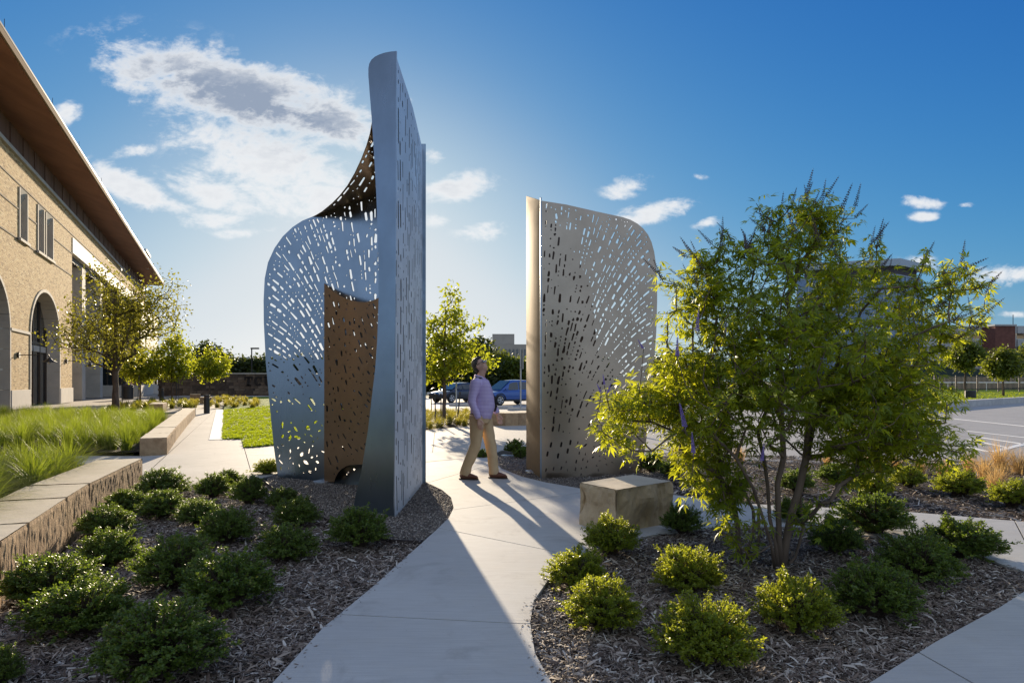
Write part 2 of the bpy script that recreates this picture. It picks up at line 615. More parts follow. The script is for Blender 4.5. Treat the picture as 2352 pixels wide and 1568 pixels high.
M['bark'] = mat("tree_bark", (0.16, 0.115, 0.085), 0.9, col2=(0.08, 0.058, 0.045), scale=9, bump=0.7, bscale=60, stretch=(1, 1, 0.25), spec=0.2)
M['bark_pale'] = mat("smooth_bark", (0.20, 0.145, 0.105), 0.85, col2=(0.10, 0.072, 0.055), scale=6, bump=0.4, bscale=50, stretch=(1, 1, 0.2), spec=0.25)
M['wood'] = mat("cedar_panel", (0.20, 0.105, 0.066), 0.7, col2=(0.135, 0.072, 0.048), scale=2.0, stretch=(1, 1, 0.1), spec=0.3)
M['soffit'] = mat("cedar_soffit", (0.36, 0.165, 0.10), 0.65, col2=(0.26, 0.115, 0.07), scale=1.5, stretch=(1, 0.2, 1), spec=0.3)
M['glass'] = glass_mat("dark_glass", (0.015, 0.02, 0.022))
M['bronze'] = mat("bronze_frame", (0.045, 0.03, 0.022), 0.5)
M['white'] = mat("white_stone", (0.78, 0.76, 0.72), 0.75, var=0.05)


# ------------------------------------------------------------------ the ground
def gp(pts, z=0.0):
    return [G(x, y, z) for x, y in pts]


def structure(o, label=None):
    o['kind'] = 'structure'
    if label: o['label'] = label
    return o


def sheet_mesh(poly, step, zf, extra=None):
    """triangulated sheet over poly with heights zf(x, y)"""
    poly = ccw(poly)
    xs = [p[0] for p in poly]; ys = [p[1] for p in poly]
    pts = [Vector(p) for p in poly]
    x = min(xs) + step / 2
    grid = []
    while x < max(xs):
        y = min(ys) + step / 2
        while y < max(ys):
            grid.append((x + rng.uniform(-.2, .2) * step, y + rng.uniform(-.2, .2) * step))
            y += step
        x += step
    if grid:
        ga = np.array(grid)
        ok = in_poly_np(ga[:, 0], ga[:, 1], poly)
        pts += [Vector(g) for g in ga[ok]]
    n = len(poly)
    r = delaunay_2d_cdt(pts, [], [list(range(n))], 0, 1e-5, True)
    V = [(v.x, v.y, zf(v.x, v.y)) for v in r[0]]
    Fs = [f for f, of in zip(r[2], r[5]) if of]
    me = bpy.data.meshes.new("sheet")
    me.from_pydata(V, [], Fs)
    return me


def slabs(name, poly, cuts, z0, z1, m, gap=0.006, piece='slab'):
    """concrete poured in slabs: one base with every slab a piece of its own"""
    base = MB().prism(poly, z0, z1 - 0.014).build(name, M['joint'])
    structure(base)
    bm = bmesh.new()
    vs = [bm.verts.new((x, y, 0)) for x, y in poly]
    bm.faces.new(vs)
    for (p, q) in cuts:
        d = Vector((q[0] - p[0], q[1] - p[1], 0))
        nrm = Vector((-d.y, d.x, 0)).normalized()
        mid = ((p[0] + q[0]) / 2, (p[1] + q[1]) / 2)
        for f in bm.faces:
            if in_poly(mid[0], mid[1], [(v.co.x, v.co.y) for v in f.verts]):
                bmesh.ops.bisect_plane(bm, geom=list(f.verts) + list(f.edges) + [f], plane_co=(p[0], p[1], 0), plane_no=nrm)
                break
    r = bmesh.ops.inset_individual(bm, faces=bm.faces[:], thickness=gap, use_even_offset=True)
    ring = set(r['faces'])
    for f in bm.faces:
        if f in ring or f.calc_area() < 0.01:
            continue
        pl = [(v.co.x, v.co.y) for v in f.verts]
        MB().prism(pl, z1 - 0.03, z1).build(piece, m, base, world=False)
    bm.free()
    return base


gsz = 900
gr = bpy.data.meshes.new("ground")
gr.from_pydata([(-gsz, -60, -0.12), (gsz, -60, -0.12), (gsz, 1500, -0.12), (-gsz, 1500, -0.12)], [], [(0, 1, 2, 3)])
structure(mobj("ground", gr, mat("dry_ground", (0.17, 0.15, 0.09), 0.95, col2=(0.10, 0.11, 0.05), scale=0.05)))

# road and car park of pale concrete, in big slabs
road_poly = [(-9, 29.5), (-2.6, 24.0), (1.2, 22.3), (1.6, 14.0), (5.5, 12.2), (16, 11.6), (60, 11.0), (75, 62), (40, 51), (17.5, 31.5), (12, 33), (10, 60), (-9, 60)]
structure(MB().prism(road_poly, -0.11, -0.035).build("road", M['road']))
cut_r = []

# path: the winding walk and its side branch
path_px = [(380, 1900), (500, 1700), (622, 1568), (740, 1440), (850, 1350), (945, 1266), (1000, 1217), (1030, 1188), (1041, 1165), (1035, 1142), (1014, 1124), (988, 1112),
           (960, 1098), (930, 1090), (930, 1066), (975, 1061), (1065, 1053), (1130, 1046), (1137, 1061), (1152, 1075), (1200, 1094), (1254, 1107), (1340, 1122), (1450, 1129), (1551, 1136), (1676, 1154), (1925, 1166),
           (2056, 1172), (2352, 1197), (2600, 1222), (2700, 1420), (2500, 1362), (2352, 1312), (2305, 1297), (2231, 1268), (2067, 1240), (1850, 1209), (1659, 1209), (1590, 1217), (1500, 1228),
           (1400, 1250), (1345, 1272), (1300, 1298), (1258, 1335), (1228, 1378), (1220, 1430), (1231, 1498), (1270, 1568), (1340, 1680), (1500, 1900)]
path_poly = gp(path_px)
cuts = [(G(800, 1411), G(1220, 1432)), (G(1019, 1214), G(1285, 1268)), (G(1047, 1169), G(1330, 1132)), (G(600, 1640), G(1300, 1630)), (G(975, 1110), G(1140, 1063)),
        (G(1640, 1150), G(1560, 1225)), (G(1990, 1170), G(2050, 1240)), (G(2330, 1195), G(2400, 1330))]
slabs("path", path_poly, cuts, -0.10, 0.0, M['path'])

# corner slab at lower right
corner_px = [(1700, 1830), (1820, 1720), (1991, 1568), (2150, 1470), (2294, 1393), (2352, 1356), (2500, 1385), (2720, 1430), (3300, 1900), (2400, 2300)]
slabs("pavement", gp(corner_px), [(G(2112, 1498), G(2186, 1540)), (G(2400, 1370), G(2500, 1500)), (G(1750, 1800), G(2300, 2000))], -0.10, 0.0, M['path'])

# plaza behind the sculptures and the walk to the left
plaza_px = [(300, 1119), (350, 1115), (420, 1114), (520, 1106), (605, 1097), (640, 1086), (760, 1079), (880, 1079), (930, 1066), (975, 1060.5), (1065, 1052.5), (1130, 1045.5), (1150, 1034), (1210, 1024),
            (1300, 1014), (1420, 1004), (1500, 985), (1430, 973), (1330, 972), (1212, 976), (1130, 978), (1075, 978), (975, 988), (930, 999), (800, 1013), (632, 1023.5), (560, 1029), (555, 1008.5), (510, 1009.5), (480, 1010.5),
            (497, 941), (440, 941), (383, 1044), (331, 1047), (150, 1046), (-200, 1046), (-500, 1062), (-100, 1064), (200, 1064), (300, 1064)]
pz = gp(plaza_px)
slabs("plaza", pz, [(G(330, 1038), G(600, 1031.5)), (G(562, 1033), G(580, 1095)), (G(383, 1044), G(300, 1120)), (G(930, 1040), G(1200, 1036)), (G(700, 1000), G(760, 1090)), (G(440, 985), G(500, 983)), (G(1000, 980), G(990, 1070))], -0.10, 0.0, M['plaza'])
white_strip = MB().prism(gp([(480, 1010.2), (510, 1009.2), (513.6, 940.6), (497, 940.6)]), -0.10, 0.012).build("walk_edging", M['white'])
structure(white_strip)

# court in front of the brick building
court_px = [(440, 940.5), (497, 940.5), (520, 912), (700, 908), (700, 904), (320, 899), (-200, 960), (-700, 990), (-500, 1040), (-200, 1000), (60, 960), (340, 948)]
court = gp(court_px)
structure(MB().prism(court, -0.11, -0.03).build("pavement_court", mat("court_concrete", (0.40, 0.345, 0.275), 0.85, col2=(0.33, 0.285, 0.23), scale=0.8)))

# lawn
lawn_px = [(513.6, 940.6), (510, 1009.3), (555, 1008.3), (560, 1028.5), (632, 1023), (800, 1012.5), (930, 998.5), (910, 930), (890, 911), (700, 909), (522, 912)]
lawn_poly = gp(lawn_px)


def lawn_z(x, y):
    return 0.015 + 0.03 * noise.noise((x * .5, y * .5, 0)) + 0.02 * noise.noise((x * 1.7, y * 1.7, 3))


LAWN = mat("lawn_turf", (0.20, 0.27, 0.012), 0.9, col2=(0.13, 0.20, 0.012), scale=1.2, bump=1.0, bscale=22, bdist=0.08, spec=0.15)
me = sheet_mesh(lawn_poly, 0.7, lawn_z)
structure(mobj("lawn", me, LAWN, smooth=True))
strip = [(17.4, 31.4), (40, 51.0), (75, 62.5), (80, 95), (10, 95), (10.5, 60), (12.0, 33.2)]


def strip_z(x, y):
    return 0.30 + 0.05 * noise.noise((x * .2, y * .2, 9))


me = sheet_mesh(strip, 2.0, strip_z)
structure(mobj("verge_lawn", me, LAWN, smooth=True))
# kerb between road and verge
kerb = structure(MB().prism([(17.4, 31.4), (40, 51.0), (75, 62.5), (74.8, 62.9), (39.8, 51.5), (17.2, 31.95), (12.1, 33.6), (11.9, 33.1)], -0.11, 0.33).build("kerb", mat("kerb_concrete", (0.45, 0.44, 0.42), 0.85, var=0.12, scale=2)))

# painted bay lines on the road
road_lines = [((2278, 1037.6), (2360, 1017), 0.15), ((2278, 1037.6), (2180, 1016), 0.09), ((2314, 1026.5), (2224, 1008.5), 0.09), ((2352, 1019), (2245, 1002.5), 0.09), ((2390, 1008), (2222, 989), 0.09),
               ((2130, 968), (2180, 960), 0.12), ((2180, 960), (2420, 985), 0.12), ((1900, 985), (1990, 968), 0.12), ((1700, 966), (1790, 985), 0.12)]
for (a, b, wd) in road_lines:
    a = Vector(G(*a, -0.03)); b = Vector(G(*b, -0.03))
    d = (b - a).normalized(); n_ = Vector((-d.y, d.x)) * wd / 2
    structure(MB().prism([tuple(a + n_), tuple(a - n_), tuple(b - n_), tuple(b + n_)], -0.0348, -0.030).build("road_line", M['paint']))


# mulched beds
def bed_z(x, y):
    return -0.035 + 0.022 * noise.noise((x * 1.3, y * 1.3, 0)) + 0.014 * noise.noise((x * 4, y * 4, 5))


gravel_px = [(1041, 1165), (1030, 1188), (1000, 1217), (965, 1242), (900, 1239), (830, 1222), (760, 1196), (690, 1161), (640, 1130), (605, 1101), (640, 1086.5), (760, 1080), (880, 1080), (930, 1089), (960, 1097), (988, 1111), (1014, 1123), (1035, 1141)]
gravel_l = smooth_poly(gp(gravel_px), 1)
gravel_px2 = [(1130, 1046.5), (1137, 1060), (1152, 1074), (1200, 1093), (1254, 1106), (1340, 1121), (1420, 1126), (1500, 1120), (1560, 1090), (1500, 1060), (1330, 1040), (1200, 1035)]
gravel_r = gp(gravel_px2)
left_bed = [(-4.9, 9.33), (-4.5, 9.36), (-3.7, 9.3), (-3.3, 9.5)] + [G(*p) for p in [(605, 1101), (640, 1130), (690, 1161), (760, 1196), (830, 1222), (900, 1239), (965, 1242), (945, 1267), (850, 1351), (740, 1441), (622, 1569), (500, 1701), (380, 1901), (-900, 1901)]] + [(-3.3, 4.4), (-4.05, 6.42), (-4.6, 7.9)]
island = gp([(1592, 1218), (1659, 1210), (1850, 1210), (2067, 1241), (2231, 1269), (2305, 1298), (2352, 1313), (2500, 1363), (2720, 1428), (2500, 1384), (2352, 1355), (2294, 1392), (2150, 1469), (1991, 1567), (1820, 1719), (1700, 1829), (1505, 1899),
             (1341, 1680), (1271, 1568), (1232, 1498), (1221, 1430), (1229, 1379), (1259, 1336), (1301, 1299), (1346, 1273), (1401, 1251), (1501, 1229)])
far_bed = gp([(1342, 1121), (1450, 1128), (1551, 1135), (1676, 1153), (1925, 1165), (2056, 1171), (2352, 1196), (2600, 1221), (2600, 1062), (2352, 1058), (2200, 1054), (2050, 1050), (1900, 1046), (1700, 1040), (1520, 1036), (1440, 1050)])
center_bed = gp([(960, 989), (1075, 979), (1128, 979), (1128, 950), (1060, 935), (960, 938), (900, 950), (915, 985)])
beds = []
for nm, pl in (("mulch_bed", left_bed), ("mulch_bed", island), ("mulch_bed", far_bed), ("mulch_bed", center_bed)):
    beds.append(structure(mobj(nm, sheet_mesh(pl, 0.16 if pl is not center_bed else 0.8, bed_z), M['soil'], smooth=True)))
for pl in (gravel_l, gravel_r):
    beds.append(structure(mobj("gravel_bed", sheet_mesh(pl, 0.2, lambda x, y: -0.018 + 0.008 * noise.noise((x * 3, y * 3, 1))), M['gravel_base'], smooth=True)))


def edge_strip(name, pts, h, wd, m, label, cat):
    vs = []; fs = []
    pts = [Vector((p[0], p[1], 0)) for p in pts]
    for i, p in enumerate(pts):
        d = (pts[min(i + 1, len(pts) - 1)] - pts[max(i - 1, 0)]).normalized()
        n_ = Vector((-d.y, d.x, 0)) * wd / 2
        vs += [p - n_ + Vector((0, 0, -.08)), p - n_ + Vector((0, 0, h)), p + n_ + Vector((0, 0, h)), p + n_ + Vector((0, 0, -.08))]
    for i in range(len(pts) - 1):
        for k in range(4):
            k2 = (k + 1) % 4
            fs.append((i * 4 + k, i * 4 + k2, i * 4 + 4 + k2, i * 4 + 4 + k))
    fs += [(0, 1, 2, 3), tuple(reversed(range(len(vs) - 4, len(vs))))]
    return tag(MB().add(vs, fs).build(name, m), label, cat)


edge_strip("steel_edging", [G(*p) for p in [(962, 1243.5), (900, 1240.5), (830, 1223.5), (760, 1197.5), (690, 1162), (640, 1131), (603, 1101)]], 0.012, 0.012, M['iron'], "rusty steel edging strip between mulch and the gravel of the tall sculpture", "edging")


# chips of bark lying on the beds, pebbles on the gravel
def scatter(poly, n, near=True):
    xs = [p[0] for p in poly]; ys = [p[1] for p in poly]
    out = []
    tot = 0
    while tot < n:
        X = nrg.uniform(min(xs), max(xs), n * 2); Y = nrg.uniform(max(min(ys), 2.6), max(ys), n * 2)
        k = in_poly_np(X, Y, poly) & (np.abs(X) < Y * 0.85 + 0.4)
        if near:
            k &= nrg.random(n * 2) < np.clip((4.2 / Y) ** 1.3, 0, 1)
        out.append(np.stack([X[k], Y[k]], 1)); tot += k.sum()
    return np.concatenate(out)[:n]


def chips(name, poly, n, m, lo, hi):
    XY = scatter(poly, n)
    z = np.array([bed_z(x, y) for x, y in XY])
    ang = nrg.uniform(0, math.pi * 2, n); tilt = nrg.normal(0, 0.22, n); L = nrg.uniform(lo, hi, n) * nrg.choice([1, 1, 1, 1.6], n); W = L * nrg.uniform(0.07, 0.24, n)
    d = np.stack([np.cos(ang) * np.cos(tilt), np.sin(ang) * np.cos(tilt), np.sin(tilt)], 1)
    roll = nrg.normal(0, 0.45, n)
    s0 = np.stack([-np.sin(ang), np.cos(ang), np.zeros(n)], 1)
    u0 = np.cross(d, s0)
    s = s0 * np.cos(roll)[:, None] + u0 * np.sin(roll)[:, None]
    u = np.cross(d, s)
    c = np.stack([XY[:, 0], XY[:, 1], z + 0.006 + np.abs(np.sin(tilt)) * L * .35 + nrg.uniform(0, .012, n)], 1)
    hl = (L / 2)[:, None]; hw = (W / 2)[:, None]; th = (W * 0.35)[:, None]
    bend = (L * nrg.normal(0, .10, n))[:, None]
    V = np.stack([c - d * hl - s * hw * .6, c - d * hl + s * hw * .3, c + s * hw + u * bend, c + d * hl + s * hw * .5, c + d * hl * 1.05 - s * hw * .4, c - s * hw + u * bend, c + u * (th + bend), ], 1).reshape(-1, 3)
    b = (np.arange(n) * 7)[:, None]
    F3 = np.concatenate([b + np.array([[0, 6, 1]]), b + np.array([[1, 6, 2]]), b + np.array([[2, 6, 3]]), b + np.array([[3, 6, 4]]), b + np.array([[4, 6, 5]]), b + np.array([[5, 6, 0]])], 0)
    o = mobj(name, np_mesh(name, V, F3, 3), m)
    o['kind'] = 'stuff'
    o['label'] = 'shredded bark mulch covering the planting bed'
    return o


CHIP, t_, b_ = bsdf_mat("bark_chips")
g_ = t_.new("ShaderNodeNewGeometry")
t_.l.new(t_.ramp(g_.outputs['Random Per Island'], [(0.0, (0.05, 0.036, 0.027)), (0.35, (0.145, 0.10, 0.075)), (0.65, (0.26, 0.20, 0.155)), (0.88, (0.42, 0.35, 0.29)), (1.0, (0.62, 0.57, 0.50))]), b_.inputs['Base Color'])
b_.inputs['Roughness'].default_value = 0.75
b_.inputs['Specular IOR Level'].default_value = 0.35
chips("mulch", left_bed, 75000, CHIP, 0.016, 0.058)
chips("mulch", island, 75000, CHIP, 0.016, 0.058)
chips("mulch", far_bed, 18000, CHIP, 0.03, 0.08)


def pebbles(name, poly, n, m, r0=0.006, r1=0.013, zf=None, label='fine brown gravel around the foot of the sculpture'):
    XY = scatter(poly, n, False)
    k = n
    r = nrg.uniform(r0, r1, k)[:, None]
    z = np.full(k, -0.010) if zf is None else np.array([zf(x, y) + .012 for x, y in XY])
    c = np.stack([XY[:, 0], XY[:, 1], z + nrg.uniform(0, .008, k)], 1)
    base = np.array([[1, 0, 0], [0, 1, 0], [-1, 0, 0], [0, -1, 0], [0, 0, .7], [0, 0, -.7]], float)
    a = nrg.uniform(0, 6.28, k)
    ca, sa = np.cos(a), np.sin(a)
    V = np.zeros((k, 6, 3))
    jit = nrg.uniform(.7, 1.3, (k, 6, 3))
    B = base[None] * jit
    V[:, :, 0] = B[:, :, 0] * ca[:, None] - B[:, :, 1] * sa[:, None]
    V[:, :, 1] = B[:, :, 0] * sa[:, None] + B[:, :, 1] * ca[:, None]
    V[:, :, 2] = B[:, :, 2]
    V = (V * r[:, :, None] + c[:, None]).reshape(-1, 3)
    f = np.array([[0, 1, 4], [1, 2, 4], [2, 3, 4], [3, 0, 4], [1, 0, 5], [2, 1, 5], [3, 2, 5], [0, 3, 5]])
    F3 = (np.arange(k) * 6)[:, None, None] + f[None]
    o = mobj(name, np_mesh(name, V, F3.reshape(-1, 3), 3), m)
    o['kind'] = 'stuff'
    o['label'] = label


PEB, t_, b_ = bsdf_mat("pebbles")
g_ = t_.new("ShaderNodeNewGeometry")
t_.l.new(t_.ramp(g_.outputs['Random Per Island'], [(0.0, (0.06, 0.05, 0.045)), (0.4, (0.19, 0.15, 0.12)), (0.8, (0.30, 0.25, 0.20)), (1.0, (0.45, 0.40, 0.34))]), b_.inputs['Base Color'])
b_.inputs['Roughness'].default_value = 0.6
pebbles("gravel", gravel_l, 17000, PEB)
pebbles("gravel", gravel_r, 9000, PEB)
PALE = mat("pale_pebble", (.55, .52, .47), .7, var=.2, scale=30)
for pl in (left_bed, island, far_bed):
    pebbles("gravel", pl, 130, PALE, .007, .017, bed_z, 'a few pale pebbles lying in the mulch')


def strays(edges, n):
    """chips that have spilled from the beds on to the concrete"""
    pts = []
    while len(pts) < n:
        a, b = rng.choice(edges)
        u = rng.random()
        x, y = a[0] + (b[0] - a[0]) * u, a[1] + (b[1] - a[1]) * u
        d = abs(rng.gauss(0, .045)) + .01
        an = rng.uniform(0, 6.28)
        p = (x + d * math.cos(an), y + d * math.sin(an))
        if in_poly(p[0], p[1], path_poly): pts.append(p)
    V = []; Fq = []
    for (x, y) in pts:
        L = rng.uniform(.005, .018); W = L * rng.uniform(.15, .4); a = rng.uniform(0, 6.28); c, s_ = math.cos(a), math.sin(a)
        k = len(V)
        for (u, v, z) in ((-L, 0, .002), (0, -W, .002), (L, 0, .003), (0, W, .002), (0, 0, .002 + W * .8)):
            V.append((x + u * c - v * s_, y + u * s_ + v * c, z))
        Fq += [(k, k + 1, k + 4), (k + 1, k + 2, k + 4), (k + 2, k + 3, k + 4), (k + 3, k, k + 4)]
    o = mobj("mulch", np_mesh("strays", np.array(V), np.array(Fq), 3), CHIP)
    o['kind'] = 'stuff'; o['label'] = 'bits of bark spilled on the path edges'


ed = [(left_bed[i], left_bed[i + 1]) for i in range(10, 16)] + [(island[i], island[(i + 1) % len(island)]) for i in range(len(island))] + [(far_bed[i], far_bed[i + 1]) for i in range(7)]
strays([e for e in ed if math.dist(*e) < 3], 420)


# ------------------------------------------------------------------ limestone planter walls and the big block
def rough_box(name, corners, z0, z1, rough_sides, m_top, m_side, parent, amp=0.02, seed=0, bev=0.012, nu=60, nv=12, chunk=False):
    """block with sawn top and split sides; corners listed counter-clockwise (4), side k joins corner k and k+1"""
    rs = Vector((seed * 3.1, seed * 1.7, seed * .9))
    vs = []; fs = []
    ctr = sum((Vector((*c, 0)) for c in corners), Vector()) / 4
    mid = []
    for k in range(4):
        a = Vector((*corners[k], 0)); b = Vector((*corners[(k + 1) % 4], 0))
        d = (b - a)
        nrm = Vector((d.y, -d.x, 0)).normalized()
        n_u = nu if k in rough_sides else max(2, nu // 6)
        off = len(vs)
        for j in range(nv + 1):
            for i in range(n_u + 1):
                u = i / n_u; v = j / nv
                p = a + d * u + Vector((0, 0, z0 + (z1 - z0) * v))
                if k in rough_sides:
                    q = p + rs
                    ridge = (noise.noise((q.x * 11, q.y * 11, q.z * 8)) * .4 + noise.noise((q.x * 27, q.y * 27, q.z * 17)) * .42 + noise.noise((q.x * 2.5, q.y * 2.5, q.z * 3)) * .45) if not chunk else (noise.noise((q.x * 4, q.y * 4, q.z * 4)) * .8 + abs(noise.noise((q.x * 7, q.y * 7, q.z * 5))) * -.6 + noise.noise((q.x * 26, q.y * 26, q.z * 26)) * .18)
                    edge = min(1, min(u, 1 - u) * n_u / 1.5, 1) * min(1, (1 - v) * nv / 1.3)
                    p = p + nrm * amp * ridge * (0.25 + .75 * edge)
                if j == nv:
                    p = p - nrm * bev * .7 + Vector((0, 0, -bev * .5 + .004 * noise.noise(p * 14)))
                vs.append(p)
        for j in range(nv):
            for i in range(n_u):
                x = off + j * (n_u + 1) + i
                fs.append((x, x + 1, x + n_u + 2, x + n_u + 1))
    side = MB().add(vs, fs)
    ins = []
    for k in range(4):
        c = Vector((*corners[k], 0)); ins.append(c + (ctr - c).normalized() * bev * 1.6)
    return side, ins


def stone_block(name, corners, z0, z1, rough, parent, seed, amp=0.014, m_side=None, chunk=False):
    m_side = m_side or M['stone_rough']
    side, ins = rough_box(name, corners, z0, z1, rough, None, None, parent, amp, seed, chunk=chunk)
    o = side.build(name, m_side, parent, smooth=False)
    # sawn top, a little uneven, sits on the split sides
    tp = [(p.x, p.y) for p in ins]
    a = sum(tp[i][0] * tp[(i + 1) % 4][1] - tp[(i + 1) % 4][0] * tp[i][1] for i in range(4))
    n = 14
    vs = []; fs = []
    for j in range(n + 1):
        for i in range(n + 1):
            u, v = i / n, j / n
            x = (tp[0][0] * (1 - u) + tp[1][0] * u) * (1 - v) + (tp[3][0] * (1 - u) + tp[2][0] * u) * v
            y = (tp[0][1] * (1 - u) + tp[1][1] * u) * (1 - v) + (tp[3][1] * (1 - u) + tp[2][1] * u) * v
            e = 0.006 * noise.noise((x * 12 + seed, y * 12, 0)) if 0 < i < n and 0 < j < n else 0.010 * noise.noise((x * 16 + seed, y * 16, 2))
            vs.append((x, y, z1 - 0.003 + e * .4))
    for j in range(n):
        for i in range(n):
            k = j * (n + 1) + i
            fs.append((k, k + 1, k + n + 2, k + n + 1))
    return o, MB().add(vs, fs)


def planter_wall(name, label, line, cuts, width, h, cat='planter wall'):
    """row of blocks along line (front face), body to the left"""
    t = thing(name, label, cat, (line[0][0], line[0][1], 0))
    # resample the line at given arc positions
    L = [0]
    for i in range(1, len(line)):
        L.append(L[-1] + math.dist(line[i], line[i - 1]))

    def at(s):
        for i in range(1, len(line)):
            if s <= L[i] or i == len(line) - 1:
                k = (s - L[i - 1]) / (L[i] - L[i - 1])
                return Vector((line[i - 1][0] + (line[i][0] - line[i - 1][0]) * k, line[i - 1][1] + (line[i][1] - line[i - 1][1]) * k))
    for i in range(len(cuts) - 1):
        a = at(cuts[i] + .006); b = at(cuts[i + 1] - .006)
        d = (b - a).normalized(); n_ = Vector((-d.y, d.x))
        if n_.x > 0: n_ = -n_
        w_ = width * rng.uniform(.97, 1.04)
        a2 = a + n_ * w_; b2 = b + n_ * w_
        # counter-clockwise with side 0 = front
        cs = [tuple(a), tuple(b), tuple(b2), tuple(a2)]
        ar = sum(cs[k][0] * cs[(k + 1) % 4][1] - cs[(k + 1) % 4][0] * cs[k][1] for k in range(4))
        if ar < 0:
            cs = [tuple(b), tuple(a), tuple(a2), tuple(b2)]
        o, top = stone_block("stone", cs, -0.09, h + rng.uniform(-.006, .006), (0,), t, i + len(line))
        top.build("sawn_top", M['stone'], o, smooth=True)
    return t


near_line = [(-5.12, 9.46), (-4.71, 7.92), (-4.16, 6.46), (-3.4, 4.53), (-2.75, 3.0), (-2.4, 1.8)]
planter_wall("planter_wall", "low limestone planter wall with rough split face, at the edge of the left shrub bed", near_line, [0, 2.42, 3.35, 4.55, 5.2, 6.7, 8.0], 0.55, 0.365)
far_line = [(-6.72, 13.3), (-8.9, 18.3), (-13.06, 28.2)]
planter_wall("planter_wall", "low limestone planter wall along the walk beside the lawn, in front of the tall grass", far_line, [0, 1.4, 3.3, 9.4, 12.5, 16.1], 0.46, 0.335)
# soil of the two planters
plant_near = [(-5.6, 9.35), (-5.2, 7.9), (-4.65, 6.4), (-3.9, 4.5), (-3.3, 3.0), (-9, 3.0), (-16, 9.3)]
plant_far = [(-7.2, 13.25), (-9.35, 18.3), (-13.5, 28.0), (-25, 29.0), (-34, 24), (-24, 13.2)]
for pl, hs in ((plant_near, .20), (plant_far, .05)):
    structure(mobj("planter_soil", sheet_mesh(pl, 0.8, lambda x, y: hs + .02 * noise.noise((x, y, 0))), M['soil'], smooth=True))

# the big block on the path
t = thing("stone_block", "large split limestone block with a flat sawn top, in front of the right sculpture", "stone block", (1.15, 6.95, 0))
cs = [(0.675, 6.83), (0.97, 6.36), (1.63, 6.92), (1.32, 7.43)]
o, top = stone_block("block", cs, -0.06, 0.42, (0, 1, 2, 3), t, 31, amp=0.085, m_side=M['boulder'], chunk=True)
top.build("sawn_top", M['stone'], t, smooth=True)

# free-standing bench stones by the lawn
for i, (x0, x1, yb, yt, lab) in enumerate([(342, 374, 946, 927, "long limestone bench stone beside the trunk of the dark tree"), (459, 486, 926, 912, "cubic limestone bench stone in front of the yellow-green tree"),
                                           (436, 460, 915, 905, "small limestone bench stone farthest from the path, behind the cubic one")]):
    a = Vector(G(x0, yb)); b = Vector(G(x1, yb))
    hh = CH + (HZ - yt) / F * a.y
    d = Vector((-0.387, 0.922)); L_ = 2.6 if i == 0 else 1.2
    t = thing("bench_stone", lab, "stone bench", (a.x, a.y, 0), group="limestone bench stones")
    o, top = stone_block("stone", [tuple(a), tuple(b), tuple(b + d * L_), tuple(a + d * L_)], -0.09, hh, (0, 1), t, 50 + i)
    top.build("sawn_top", M['stone'], o, smooth=True)


# ------------------------------------------------------------------ pierced steel sculptures
def slot(cx, cy, ang, L, W, n=3, wob=0.0):
    """rounded slot outline"""
    c, s = math.cos(ang), math.sin(ang)
    h = max(L / 2 - W / 2, 0.0)
    pts = []
    for k in range(n + 1):
        a = -math.pi / 2 + math.pi * k / n
        pts.append((h + W / 2 * math.cos(a), W / 2 * math.sin(a)))
    for k in range(n + 1):
        a = math.pi / 2 + math.pi * k / n
        pts.append((-h + W / 2 * math.cos(a), W / 2 * math.sin(a)))
    out = []
    for (x, y) in pts:
        x *= 1 + rng.uniform(-wob, wob) * .3; y *= 1 + rng.uniform(-wob, wob)
        out.append((cx + x * c - y * s, cy + x * s + y * c))
    return out


def blob(cx, cy, r, asp=1.5):
    a0 = rng.uniform(0, 6.28); n = 9
    pts = []
    ph = rng.uniform(0, 6.28)
    for k in range(n):
        a = 2 * math.pi * k / n
        q = r * (1 + .33 * math.sin(2 * a + ph) + rng.uniform(-.2, .2))
        x, y = q * math.cos(a) * asp, q * math.sin(a) / asp
        pts.append((cx + x * math.cos(a0) - y * math.sin(a0), cy + x * math.sin(a0) + y * math.cos(a0)))
    return pts


